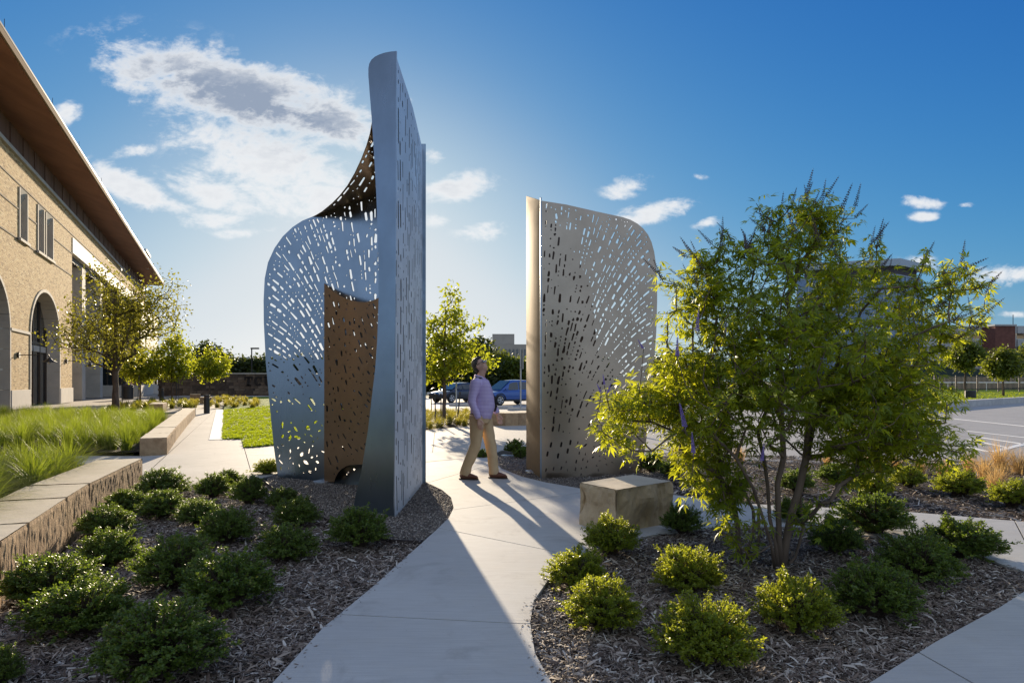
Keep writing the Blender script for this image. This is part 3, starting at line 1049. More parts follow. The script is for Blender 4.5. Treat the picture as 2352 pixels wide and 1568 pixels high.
def flow_lines(poly, field, res, lines, Lr, Wr, gap, run, sep, margin, dens=None, dots=0, dotr=(1.2, 2.3), wob=.12, skip=.10):
    """holes strung like beads on evenly spaced flow lines of field(x, y)"""
    xs = [p[0] for p in poly]; ys = [p[1] for p in poly]
    oc = Occ(min(xs), min(ys), max(xs), max(ys), res)
    holes = []
    for _ in range(lines):
        x0 = rng.uniform(min(xs), max(xs)); y0 = rng.uniform(min(ys), max(ys))
        if not ok_inside(x0, y0, margin, poly) or not oc.free(x0, y0, sep): continue
        mine = []
        Wl = rng.uniform(*Wr)
        for sg in (1, -1):
            x, y = x0, y0
            if sg < 0:
                a = field(x, y); x -= rng.uniform(*Lr) * math.cos(a); y -= rng.uniform(*Lr) * math.sin(a)
            gone = 0; stop = rng.uniform(.4, 1) * run
            while gone < stop:
                big = rng.random() < .62
                L = rng.uniform(*Lr) if big else Wl * rng.uniform(.7, 1.5)
                W = min(L, Wl * rng.uniform(.7, 1.2) * (1 if big else .85))
                a = field(x, y)
                ex, ey = x + sg * L * math.cos(a), y + sg * L * math.sin(a)
                mx_, my_ = (x + ex) / 2, (y + ey) / 2
                if not (ok_inside(ex, ey, margin, poly) and ok_inside(x, y, margin, poly)): break
                if not (oc.free(ex, ey, sep * .62) and oc.free(mx_, my_, sep * .62)): break
                if rng.random() > skip and (dens is None or rng.random() < dens(mx_, my_)):
                    holes.append(slot(mx_, my_, field(mx_, my_) + rng.uniform(-.07, .07), L, W, 3, wob))
                for q in np.linspace(0, 1, max(2, int(L / res))):
                    mine.append((x + (ex - x) * q, y + (ey - y) * q, W / 2))
                g = rng.uniform(*gap)
                x, y = ex + sg * g * math.cos(a), ey + sg * g * math.sin(a)
                gone += L + g
        for m in mine: oc.mark(*m)
    for _ in range(dots):
        x = rng.uniform(min(xs), max(xs)); y = rng.uniform(min(ys), max(ys)); r = rng.uniform(*dotr)
        if ok_inside(x, y, margin, poly) and oc.free(x, y, r + res * 1.2) and (dens is None or rng.random() < dens(x, y)):
            holes.append(slot(x, y, 0, 2 * r, 2 * r, 3, .1)); oc.mark(x, y, r)
    return holes


class Occ:
    def __init__(s, x0, y0, x1, y1, res):
        s.x0, s.y0, s.res = x0, y0, res
        s.w = int((x1 - x0) / res) + 3; s.h = int((y1 - y0) / res) + 3
        s.a = np.zeros((s.h, s.w), bool)

    def free(s, x, y, r):
        i = int((x - s.x0) / s.res); j = int((y - s.y0) / s.res); k = int(math.ceil(r / s.res))
        return not s.a[max(0, j - k):j + k + 1, max(0, i - k):i + k + 1].any()

    def mark(s, x, y, r):
        i = int((x - s.x0) / s.res); j = int((y - s.y0) / s.res); k = int(math.ceil(r / s.res))
        s.a[max(0, j - k):j + k + 1, max(0, i - k):i + k + 1] = True


def ok_inside(x, y, m, poly, keep=None):
    for dx, dy in ((m, 0), (-m, 0), (0, m), (0, -m)):
        if not in_poly(x + dx, y + dy, poly):
            return False
    return keep is None or not in_poly(x, y, keep)


def streaks(poly, field, res, seeds, Lr, Wr, gap, run, sep, margin, keep=None, dens=None, dots=0, dotr=(1.3, 2.4), wob=.12):
    """holes strung along the flow lines of field(x, y)"""
    xs = [p[0] for p in poly]; ys = [p[1] for p in poly]
    oc = Occ(min(xs), min(ys), max(xs), max(ys), res)
    holes = []
    for _ in range(seeds):
        x = rng.uniform(min(xs), max(xs)); y = rng.uniform(min(ys), max(ys))
        if not ok_inside(x, y, margin, poly, keep): continue
        if dens is not None and rng.random() > dens(x, y): continue
        n = rng.randint(1, run); W0 = rng.uniform(*Wr)
        for k in range(n):
            L = rng.uniform(*Lr) if rng.random() < .75 else W0 * rng.uniform(.9, 1.6)
            W = min(L, W0 * rng.uniform(.75, 1.15))
            a = field(x, y)
            good = True
            for q in np.linspace(-L / 2, L / 2, max(2, int(L / (res * 2)))):
                px, py = x + q * math.cos(a), y + q * math.sin(a)
                if not ok_inside(px, py, margin, poly, keep) or not oc.free(px, py, W / 2 + sep): good = False; break
            if good:
                holes.append(slot(x, y, a + rng.uniform(-.08, .08), L, W, 3, wob))
                for q in np.linspace(-L / 2, L / 2, max(2, int(L / res))):
                    oc.mark(x + q * math.cos(a), y + q * math.sin(a), W / 2)
            st = L / 2 + rng.uniform(*gap) + rng.uniform(*Lr) / 2
            x += st * math.cos(a); y += st * math.sin(a)
            if not in_poly(x, y, poly): break
    for _ in range(dots):
        x = rng.uniform(min(xs), max(xs)); y = rng.uniform(min(ys), max(ys)); r = rng.uniform(*dotr)
        if ok_inside(x, y, margin, poly, keep) and oc.free(x, y, r + sep) and (dens is None or rng.random() < dens(x, y)):
            holes.append(slot(x, y, 0, 2 * r, 2 * r, 3, .1)); oc.mark(x, y, r)
    return holes


def pierced(name, outline, holes, step, fmap, thick, m, parent, cut=None):
    """sheet of steel cut to outline, holes cut through, laid into space by fmap(u, v) -> point"""
    outline = ccw(outline)
    pts = [Vector(p) for p in outline]
    faces = [list(range(len(outline)))]
    for h in map(ccw, holes):
        faces.append(list(range(len(pts), len(pts) + len(h))))
        pts += [Vector(p) for p in h]
    xs = [p[0] for p in outline]; ys = [p[1] for p in outline]
    g = []
    x = min(xs) + step / 2
    while x < max(xs):
        y = min(ys) + step / 2
        while y < max(ys):
            g.append((x, y)); y += step
        x += step
    if g:
        ga = np.array(g)
        k = in_poly_np(ga[:, 0], ga[:, 1], outline)
        pts += [Vector(p) for p in ga[k]]
    r = delaunay_2d_cdt(pts, [], faces, 0, 1e-4, True)
    tri = [f for f, of in zip(r[2], r[5]) if of == [0] or (0 in of and len(of) == 1)]
    V = [fmap(v.x, v.y) for v in r[0]]
    e = 0.01 * (max(xs) - min(xs))
    Nn = []
    for v, p in zip(r[0], V):
        a = fmap(v.x + e, v.y) - p; b = fmap(v.x, v.y + e) - p
        Nn.append(a.cross(b).normalized())
    n = len(V)
    # front faces the side the normals point to
    f0 = tri[0]
    gn = (V[f0[1]] - V[f0[0]]).cross(V[f0[2]] - V[f0[0]])
    if gn.dot(Nn[f0[0]]) < 0:
        tri = [tuple(reversed(f)) for f in tri]
    fs = [tuple(f) for f in tri] + [tuple(i + n for i in reversed(f)) for f in tri]
    cnt = {}
    for f in tri:
        for a, b in zip(f, f[1:] + f[:1] if isinstance(f, list) else tuple(f[1:]) + (f[0],)):
            cnt[(a, b)] = 1
    nf = len(fs)
    for (a, b) in cnt:
        if (b, a) not in cnt:
            fs.append((b, a, a + n, b + n))
    vs = [p + q * thick / 2 for p, q in zip(V, Nn)] + [p - q * thick / 2 for p, q in zip(V, Nn)]
    o = MB().add(vs, fs).build(name, m, parent, smooth=True)
    o.data.set_sharp_from_angle(angle=R(40))
    if cut:
        o.data.materials.append(cut)
        mi = np.zeros(len(fs), np.int32); mi[nf:] = 1
        o.data.polygons.foreach_set("material_index", mi)
    return o


# ---- left, taller sculpture
t = thing("metal_sculpture", "taller pierced steel sculpture with a tall narrow fin, left of the walking man", "sculpture", (-1.6, 8.6, 0), group="pierced steel gateway sculptures")
E1 = (-1.25, 7.23); E2 = (-1.268, 9.62)
# solid fin B
dB = Vector((-0.74, 0.67)).normalized()
fin_px = [(905, 1185), (906, 1000), (908, 700), (910, 400), (911, 118), (897, 119.5), (884, 122), (872, 126), (862, 131), (854, 138), (849, 147), (847, 158), (847, 175), (850, 215), (855, 280), (860, 360), (865, 450), (868, 540), (870, 620), (870, 690), (867, 780), (862, 850), (857, 890), (846, 985), (831, 1080), (810, 1166)]
ob = [ray_plane(x, y, E1, dB) for x, y in fin_px]
ob = [(a, max(z, -0.04)) for a, z in ob]
ob[0] = (0.0, -0.04); ob[-1] = (ob[-1][0], -0.04)


def fmapB(a, z):
    return Vector((E1[0] + dB.x * a, E1[1] + dB.y * a + 0.05 * math.sin(max(0, min(1, z / 5)) * math.pi) * a, z))


pierced("fin", ob, [], 0.12, fmapB, 0.012, M['steel'], t)
# pierced side C
dC = Vector((E2[0] - E1[0], E2[1] - E1[1])); LC = dC.length; dC.normalize()
oc_ = [(0.004, -0.04), (LC, -0.04), (LC, 4.70), (LC * .5, 4.80), (0.004, 4.92)]


def fmapC(a, z):
    return Vector((E1[0] + dC.x * a + 0.03 * math.sin(a / LC * math.pi), E1[1] + dC.y * a, z))


hc = flow_lines(oc_, lambda x, y: math.pi / 2 + .05 * math.sin(y * 2 + x * 3), 0.012, 2600, (0.08, 0.40), (0.022, 0.046), (0.04, 0.14), 1.6, 0.062, 0.06, dots=260, dotr=(.008, .018))
pierced("pierced_panel", oc_, hc, 0.3, fmapC, 0.012, M['steel_matt'], t, M['cut'])
fl = MB().box((E2[0] + 0.015, E2[1] + .006, 4.78 / 2 - .02), (0.075, 0.016, 4.80))
fl.box((E2[0] - 0.022, E2[1] + .06, 4.78 / 2 - .02), (0.014, 0.11, 4.80))
fl.build("edge_flange", M['steel'], t)
# curved pierced face A
bA = (-2.68, 9.75); dA = Vector((0.80, -0.44)).normalized()
A_px = [(640, 1100), (630, 1030), (620, 930), (611, 830), (606.5, 740), (606, 690), (608.5, 640), (616, 603), (631, 570), (650, 543), (672, 522), (695, 507), (730, 493), (780, 475), (830, 458), (868, 446), (888, 438), (888, 1118), (745, 1110)]


def depthA(px):
    a, _ = ray_plane(px, 800, bA, dA)
    return bA[1] + dA.y * a + 0.10 * (a / 1.3) ** 2 * (1 if a < 0 else -.3)


def fmapA(px, py):
    return P(px, py, depthA(px))


def angA(x, y):
    """flow of the holes on the curved face: steep near the fin, flat near the rounded edge (picture sense, y down)"""
    k = min(1, max(0, (x - 606) / 255))
    a = R(24) + (R(90) - R(24)) * (k ** 0.72)
    a += R(16) * min(1, max(-.4, (720 - y) / 220)) * (1 - k)
    return min(a, R(92))


A_str = [p for p in A_px]
brown_keep = [(747, 640), (765, 668), (800, 695), (868, 694), (890, 690), (890, 1100), (747, 1100)]


def densA(x, y):
    k = (x - 606) / 260
    d = 1.0 if y < 830 else 0.55 if y < 980 else 0.3
    return d * (0.55 if x > 770 else 1.0)


up = [(x, y) for x, y in A_px if y < 960]
A_up = [(622, 950), (620, 930), (611, 830), (606.5, 740), (606, 690), (608.5, 640), (616, 603), (631, 570), (650, 543), (672, 522), (695, 507), (730, 493), (780, 475), (830, 458), (868, 446), (880, 442), (880, 950)]
hA = flow_lines(A_up, angA, 1.0, 9000, (6, 24), (3.4, 5.7), (2.2, 5.5), 190, 4.7, 4.5, dens=densA, dots=2600, dotr=(1.1, 2.3), wob=.42, skip=.05)
A_low = [(627, 962), (640, 1092), (880, 1104), (880, 962)]
oc2 = Occ(600, 950, 890, 1110, 1.0)
for _ in range(900):
    x = rng.uniform(630, 880); y = rng.uniform(966, 1094); r = rng.choice([1.6, 2, 2.5, 3.5, 5.0])
    if ok_inside(x, y, r + 3, A_low) and oc2.free(x, y, r + 4) and rng.random() < .6:
        hA.append(blob(x, y, r)); oc2.mark(x, y, r + 1)
pierced("pierced_panel", A_px, hA, 14.0, fmapA, 0.010, M['steel'], t, M['cut'])
# lower inner wing, from the face to the fin
yl, yr = depthA(745), 7.62
br_px = [(745, 650), (754, 659), (765, 668), (778, 677), (792, 684), (808, 690), (824, 693), (842, 693.5), (857, 690), (872, 683), (886, 675), (886, 1070), (850, 1067), (822, 1066), (808, 1067), (796, 1070), (786, 1076), (778, 1084), (772, 1094), (768, 1106), (745, 1107)]


def fmapBr(px, py):
    s_ = (px - 745) / 130.0
    return P(px, py, yl + (yr - yl) * s_ + 0.22 * math.sin(max(0, min(1, s_)) * math.pi))


hb = streaks(br_px, lambda x, y: R(62) + R(20) * math.sin((y - 650) / 160 + x / 40), 1.0, 700, (6, 20), (2.6, 4.6), (3, 9), 4, 3.0, 5, dots=150, dotr=(1.1, 2.0), wob=.25)
pierced("inner_wing", br_px, hb, 14.0, fmapBr, 0.008, M['steel_inner'], t, M['cut'])
# upper wing, from the top of the face to the fin
D_out = [(697, 506.5), (718, 498), (740, 486), (762, 468), (780, 450), (798, 427), (815, 398), (830, 366), (842, 335), (850, 308), (855, 280)]


def topA(x):
    return np.interp(x, [695, 730, 780, 830, 868, 888], [507, 493, 475, 458, 446, 438])


D_px = D_out + [(866, 272), (872, 300), (876, 380), (876, 443)] + [(868, 446), (830, 458), (780, 475), (730, 493.3)]


def fmapD(px, py):
    lo = topA(px); hi = np.interp(px, [p[0] for p in D_out], [p[1] for p in D_out])
    s_ = 0.0 if lo - hi < 1 else max(0.0, min(1.0, (lo - py) / (lo - hi)))
    ya = depthA(px)
    yo = np.interp(px, [697, 870], [depthA(697), 7.50])
    return P(px, py, float(ya + (yo - ya) * s_ ** 0.8))


hd = flow_lines(D_px, lambda x, y: R(-50) - R(14) * ((x - 780) / 90), 1.0, 900, (8, 24), (4.0, 5.6), (4, 9), 120, 8.5, 4, dots=90, dotr=(1.4, 2.4))
pierced("upper_wing", D_px, hd, 10.0, fmapD, 0.008, M['steel_inner'], t)

# ---- right, lower sculpture
t = thing("metal_sculpture", "lower pierced steel sculpture with one rounded top corner, right of the walking man", "sculpture", (0.9, 10.5, 0), group="pierced steel gateway sculptures")
B_px = [(1243, 1098), (1243, 461), (1300, 470), (1370, 486), (1430, 499), (1448, 505), (1464, 514), (1477, 525), (1488, 539), (1496, 556), (1502, 578), (1506, 605), (1508.5, 640), (1509, 690), (1507, 760), (1502, 840), (1494, 930), (1484, 1010), (1472, 1092), (1400, 1100), (1320, 1102)]


def fmapR(px, py):
    s_ = (px - 1243) / 266.0
    return P(px, py, 10.17 + 0.05 * s_ + 0.75 * s_ * s_)


def angR(x, y):
    k = min(1, max(0, (1500 - x) / 245))
    a = R(26) + (R(88) - R(26)) * (k ** 0.7)
    a += R(16) * min(1, max(-.5, (740 - y) / 240)) * (1 - k)
    return -min(a, R(90))


def densR(x, y):
    k = (x - 1243) / 266
    return (0.60 + .5 * k) * (1.0 if y < 900 else .8)


R_up = [(1243, 1000)] + B_px[1:16] + [(1494, 930), (1486, 1000)]
hr = flow_lines(R_up, angR, 1.0, 9000, (5, 21), (3.0, 4.9), (2.2, 6.5), 240, 4.8, 5, dens=densR, dots=2200, dotr=(1.0, 2.0), wob=.42, skip=.06)
R_low = [(1246, 1004), (1482, 1004), (1471, 1088), (1400, 1094), (1320, 1096), (1246, 1094)]
oc3 = Occ(1240, 1000, 1500, 1110, 1.0)
for _ in range(420):
    x = rng.uniform(1250, 1478); y = rng.uniform(1006, 1090); r = rng.choice([1.3, 1.7, 2.2, 3.2])
    if ok_inside(x, y, r + 3, R_low) and oc3.free(x, y, r + 5) and rng.random() < .55:
        hr.append(blob(x, y, r) if x > 1340 else slot(x, y, R(100), r * 4, r * 1.4)); oc3.mark(x, y, r + 1)
pierced("pierced_panel", B_px, hr, 14.0, fmapR, 0.010, M['steel_warm'], t, M['cut'])
# solid folded side strip
S0 = (0.436, 10.19); S1 = (0.243, 11.34)
dS = Vector((S1[0] - S0[0], S1[1] - S0[1])); LS = dS.length; dS.normalize()
so = [(0.02, -0.04), (LS, -0.04), (LS, 4.50), (0.02, 4.13)]
pierced("side_panel", so, [], 0.25, lambda a, z: Vector((S0[0] + dS.x * a - .02 * math.sin(a / LS * math.pi), S0[1] + dS.y * a, z)), 0.012, M['steel_fold'], t)
e = MB().box((S0[0] - .006, S0[1] - .018, 2.05), (0.022, 0.05, 4.22))
e.build("edge_flange", M['steel'], t)
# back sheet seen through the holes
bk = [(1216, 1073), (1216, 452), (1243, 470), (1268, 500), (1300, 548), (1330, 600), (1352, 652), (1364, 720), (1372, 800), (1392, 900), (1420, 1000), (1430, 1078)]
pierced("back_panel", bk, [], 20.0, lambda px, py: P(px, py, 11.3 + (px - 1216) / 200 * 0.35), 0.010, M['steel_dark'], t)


# ------------------------------------------------------------------ plants
def leaves_mesh(name, P_, D, N_, L, W, fold=0.15, droop=0.12):
    """many leaves, each five corners with a bent midrib; arrays of base, direction, normal, length, width"""
    n = len(P_)
    D = D / np.linalg.norm(D, axis=1)[:, None]
    S = np.cross(D, N_)
    S /= np.maximum(np.linalg.norm(S, axis=1), 1e-6)[:, None]
    U = np.cross(S, D)
    L = L[:, None]; W = W[:, None]
    mid = P_ + D * L * .48 + U * L * droop * .5
    V = np.stack([P_, mid - U * W * fold - S * W / 2 + U * 0, P_ + D * L - U * L * droop, mid - U * W * fold + S * W / 2, mid], 1)
    b = (np.arange(n) * 5)[:, None]
    f = np.concatenate([b + np.array([[0, 4, 1]]), b + np.array([[1, 4, 2]]), b + np.array([[0, 3, 4]]), b + np.array([[3, 2, 4]])], 0)
    return np_mesh(name, V.reshape(-1, 3), f, 3)


def rand_dirs(n):
    v = nrg.normal(size=(n, 3))
    return v / np.linalg.norm(v, axis=1)[:, None]


def limbs_mesh(name, A, B, ra, rb, n=5):
    """tapered limbs from A to B"""
    A = np.asarray(A, float); B = np.asarray(B, float); ra = np.asarray(ra)[:, None, None]; rb = np.asarray(rb)[:, None, None]
    D = B - A
    D /= np.maximum(np.linalg.norm(D, axis=1), 1e-6)[:, None]
    h = np.where(np.abs(D[:, 2:3]) < .9, np.array([[0, 0, 1.]]), np.array([[1., 0, 0]]))
    S = np.cross(D, h); S /= np.linalg.norm(S, axis=1)[:, None]
    U = np.cross(S, D)
    t = np.arange(n) * 2 * math.pi / n
    ring = S[:, None, :] * np.cos(t)[None, :, None] + U[:, None, :] * np.sin(t)[None, :, None]
    V = np.concatenate([A[:, None, :] + ring * ra, B[:, None, :] + ring * rb], 1)
    k = np.arange(n); k2 = (k + 1) % n
    q = np.stack([k, k2, n + k2, n + k], 1)
    f = (np.arange(len(A)) * 2 * n)[:, None, None] + q[None]
    return np_mesh(name, V.reshape(-1, 3), f.reshape(-1, 4), 4)


def grow(trunks, tips, step, up=0.15, wander=0.05, rtip=0.004, expo=0.5, rmax=None):
    """branches: every tip is joined to the nearest fitting node of what has grown so far"""
    pos = []; par = []; rd = []
    for tr in trunks:
        prev = -1
        for i, p in enumerate(tr):
            pos.append(np.array(p, float)); par.append(prev if i else -1)
            rd.append(0 if i == 0 else rd[prev] + np.linalg.norm(pos[-1] - pos[prev]))
            prev = len(pos) - 1
    ntr = len(pos)
    root = np.array(trunks[0][0], float)
    tips = sorted(tips, key=lambda q: np.linalg.norm(np.array(q) - root))
    ends = []
    for tip in tips:
        tip = np.array(tip, float)
        A = np.array(pos)
        d = np.linalg.norm(A - tip, axis=1)
        cost = d + 0.22 * np.array(rd) + np.where(A[:, 2] > tip[2] + .12, 0.6, 0) * d
        k = int(np.argmin(cost))
        n = max(1, int(d[k] / step))
        a = pos[k]
        prev = k
        for i in range(1, n + 1):
            u = i / n
            q = a * (1 - u) + tip * u
            q = q + np.array([0, 0, -up * d[k] * u * (1 - u)]) + (nrg.normal(0, wander * step, 3) if i < n else 0)
            pos.append(q); par.append(prev); rd.append(rd[prev] + np.linalg.norm(q - pos[prev]))
            prev = len(pos) - 1
        ends.append(prev)
    cnt = np.zeros(len(pos))
    for e in ends:
        k = e
        while k >= 0:
            cnt[k] += 1; k = par[k]
    r = rtip * np.maximum(cnt, 1) ** expo
    return np.array(pos), np.array(par), r, ends, ntr


def limb_arrays(pos, par, r, keep):
    A = []; B = []; ra = []; rb = []
    for i in keep:
        p = par[i]
        if p < 0: continue
        A.append(pos[p]); B.append(pos[i] + (pos[i] - pos[p]) * .04); ra.append(min(r[p], r[i] * 1.6)); rb.append(r[i])
    return A, B, ra, rb


# --- clipped evergreen shrubs (several forms sharing their leaves)
SHRUB_DARK = leaf_mat("shrub_leaf_dark", [(0.0, (0.045, 0.078, 0.018)), (0.5, (0.095, 0.145, 0.028)), (0.9, (0.15, 0.20, 0.034)), (1.0, (0.23, 0.23, 0.05))], (0.30, 0.42, 0.025), 0.42, 0.42, 0.35)
SHRUB_LIGHT = leaf_mat("shrub_leaf_light", [(0.0, (0.07, 0.115, 0.014)), (0.5, (0.145, 0.195, 0.02)), (0.9, (0.21, 0.24, 0.028)), (1.0, (0.28, 0.28, 0.045))], (0.66, 0.70, 0.04), 0.52, 0.40, 0.4)


def shrub_form(seed, nshoot, per, leaf):
    """unit shrub: half-width 0.5, height about 0.75"""
    r_ = np.random.default_rng(seed)
    d = r_.normal(size=(nshoot, 3)); d[:, 2] = np.abs(d[:, 2]) * 1.0 - 0.12
    d /= np.linalg.norm(d, axis=1)[:, None]
    rad = np.array([0.44 * (1 + .26 * noise.noise((x * 1.7 + seed, y * 1.7, z * 1.7)) + .26 * noise.noise((x * 3.6 + seed, y * 3.6, z * 3.6))) for x, y, z in d])
    rad *= r_.uniform(.78, 1.12, nshoot)
    rad *= np.where(r_.random(nshoot) < .07, r_.uniform(1.1, 1.35, nshoot), 1.0)
    tips = d * rad[:, None] * np.array([[1.0, 1.0, 1.1]]) + np.array([[0, 0, 0.27]])
    tips[:, 2] = np.maximum(tips[:, 2], 0.03)
    inner = tips * np.array([[.35, .35, .45]]) + np.array([[0, 0, 0.05]])
    A = np.concatenate([inner, np.repeat(np.array([[0, 0, -.06]]), nshoot, 0) + r_.normal(0, .03, (nshoot, 3)) * np.array([[1, 1, 0]])])
    B = np.concatenate([tips, inner])
    stems = limbs_mesh("stems", A, B, np.full(2 * nshoot, .006), np.full(2 * nshoot, .003), 3)
    n = nshoot * per
    k = np.repeat(np.arange(nshoot), per)
    u = 1 - np.abs(r_.normal(0, .22, n)); u = np.clip(u, .1, 1.03)
    ax = tips - inner
    P_ = inner[k] + ax[k] * u[:, None] + r_.normal(0, .012, (n, 3))
    out = ax[k] / np.linalg.norm(ax[k], axis=1)[:, None]
    D = out * .7 + r_.normal(0, .75, (n, 3)) + np.array([[0, 0, .35]])
    N_ = out * .5 + np.array([[0, 0, .7]]) + r_.normal(0, .5, (n, 3))
    L = r_.uniform(.7, 1.25, n) * leaf
    me = leaves_mesh("leaves", P_, D, N_, L, L * r_.uniform(.45, .62, n))
    return me, stems


forms = [shrub_form(11, 420, 30, .037), shrub_form(23, 420, 30, .037), shrub_form(37, 460, 28, .036), shrub_form(51, 380, 32, .038)]
forms_far = [shrub_form(61, 200, 24, .062), shrub_form(73, 200, 24, .062)]
for f_ in forms + forms_far:
    f_[1].materials.append(M['bark'])


def with_mat(me, m):
    c = me.copy(); c.materials.clear(); c.materials.append(m); return c


LEAFSET = {}
for i, f_ in enumerate(forms + forms_far):
    LEAFSET[i, 0] = with_mat(f_[0], SHRUB_DARK); LEAFSET[i, 1] = with_mat(f_[0], SHRUB_LIGHT)


def shrub(px, py, w_, h_, label, light=0, far=False, group="clipped evergreen shrubs in the mulch beds"):
    """centre, width and height as seen"""
    x, y = G(px, py + h_ * 0.33, -0.03)
    wd = w_ / F * y * 1.07
    ht = h_ / F * y * 1.14
    i = rng.randrange(4) if not far else 4 + rng.randrange(2)
    t = thing("shrub", label, "shrub", (x, y, bed_z(x, y)), rng.uniform(0, 6.28), group)
    t.scale = (wd * rng.uniform(.97, 1.05), wd * rng.uniform(.9, 1.0), min(max(ht * .98, wd * .66), wd * 1.08))
    o = link(bpy.data.objects.new("foliage", LEAFSET[i, light]), t); o['kind'] = 'stuff'
    link(bpy.data.objects.new("stem", (forms + forms_far)[i][1]), t)
    return t


SH = [
    # left bed, from the wall's end to the camera
    (372, 1126, 120, 52, "wide low shrub at the far edge of the left bed, touching the pale plaza", 0, 0),
    (292, 1166, 100, 46, "dark low shrub just below the near end of the rough planter wall", 0, 0),
    (375, 1170, 112, 58, "shrub two steps in front of the wide one at the plaza edge", 0, 0),
    (456, 1184, 108, 62, "round shrub at the middle of the upper left bed, glinting leaves on its top", 0, 0),
    (492, 1122, 78, 62, "upright shrub by the plaza, left of the dark round one near the gravel", 0, 0),
    (525, 1101, 60, 30, "small shrub against the plaza edge, half hidden behind the upright ones", 0, 0),
    (573, 1134, 82, 74, "dark round shrub at the far corner of the gravel edging", 0, 0),
    (613, 1081, 66, 32, "small pale-topped shrub at the foot of the curved pierced face", 1, 0),
    (652, 1148, 80, 44, "flat shrub right behind the dark one on the steel edging", 0, 0),
    (680, 1184, 112, 78, "dark shrub on the steel edging under the pierced face", 0, 0),
    (520, 1216, 126, 98, "dense shrub in the middle of the left bed, left of the steel edging", 0, 0),
    (250, 1212, 124, 62, "shrub pressed to the foot of the rough planter wall", 0, 0),
    (252, 1270, 140, 102, "taller shrub in front of the one pressed to the planter wall", 0, 0),
    (655, 1258, 134, 92, "ragged shrub in shade midway between the edging and the path", 0, 0),
    (826, 1222, 142, 106, "twiggy thin shrub in front of the tall fin, beside the gravel", 0, 0),
    (408, 1306, 182, 132, "broad dark shrub behind the biggest round one of the left bed", 0, 0),
    (522, 1346, 222, 152, "biggest round dark shrub in the left bed", 0, 0),
    (112, 1352, 205, 96, "long low shrub by the planter wall near the corner of the picture", 0, 0),
    (188, 1412, 232, 122, "bright-tipped shrub in front of the long low one at the planter wall", 0, 0),
    (365, 1496, 292, 172, "shrub cut by the lower edge of the picture, in the left bed", 0, 0),
    (0, 1530, 96, 130, "shrub cut off by the lower corner below the planter wall", 0, 0),
    # island bed
    (1402, 1246, 134, 102, "shrub at the foot of the large limestone block, on its path side", 1, 0),
    (1326, 1312, 142, 112, "shrub hanging over the curved path edge, upper of the two there", 1, 0),
    (1567, 1202, 98, 78, "dark shrub beside the large limestone block, nearest the side path", 0, 0),
    (1578, 1322, 158, 132, "spiky-topped shrub left of the chaste tree trunks", 1, 0),
    (1382, 1402, 178, 128, "yellow-green shrub at the bulge of the path edge", 1, 0),
    (1618, 1462, 234, 172, "largest yellow-green shrub at the front of the island bed", 1, 0),
    (1832, 1402, 182, 152, "yellow-green shrub in front of the chaste tree trunks", 1, 0),
    (2010, 1372, 204, 142, "wide dark shrub right of the yellow-green one below the trunks", 0, 0),
    (2112, 1296, 182, 132, "loose dark shrub between the wide dark one and the side path", 0, 0),
    (1921, 1241, 122, 96, "dark shrub right behind the chaste tree trunks", 0, 0),
    (2008, 1201, 168, 84, "wide shrub overhanging the side path", 0, 0),
    (2212, 1251, 168, 102, "shrub at the tip of the island bed where the two walks nearly meet", 0, 0),
    (1822, 1180, 84, 66, "shrub seen between the chaste tree trunks, on the side path edge", 0, 0),
    # far bed
    (2004, 1118, 88, 58, "round light shrub beyond the side path, left of two close ones", 1, 0),
    (2086, 1101, 82, 54, "light shrub beyond the side path with tawny grass behind it", 1, 0),
    (2202, 1121, 112, 58, "flat light shrub beyond the side path, alone in its mulch", 1, 0),
    (2325, 1142, 100, 74, "light shrub beyond the side path, cut by the picture's edge", 1, 0),
    (1498, 1068, 66, 54, "dark shrub at the back corner of the right sculpture", 0, 0),
    (1545, 1082, 62, 46, "dark shrub one step from the back corner of the right sculpture", 0, 0),
    (1830, 1112, 84, 56, "shaded shrub beyond the side path, right behind the trunks", 0, 0),
    (1915, 1092, 80, 50, "shaded shrub under the low boughs of the chaste tree", 0, 0),
    (1184, 1031, 50, 40, "small round shrub between the walking man and the right sculpture", 0, 1),
    (1196, 1044, 36, 28, "smaller shrub touching the folded side of the right sculpture", 0, 1),
    (1108, 1042, 26, 34, "small shrub seen between the walking man's legs", 0, 1),
]
for (px, py, w_, h_, lab, li, fr) in SH:
    shrub(px, py, w_, h_, lab, li, bool(fr))

# --- chaste tree
VX0 = G(1790, 1302, -0.03)
tx, ty = VX0


def V3(px, py, dy=0.0):
    return tuple(P(px, py, ty + dy))


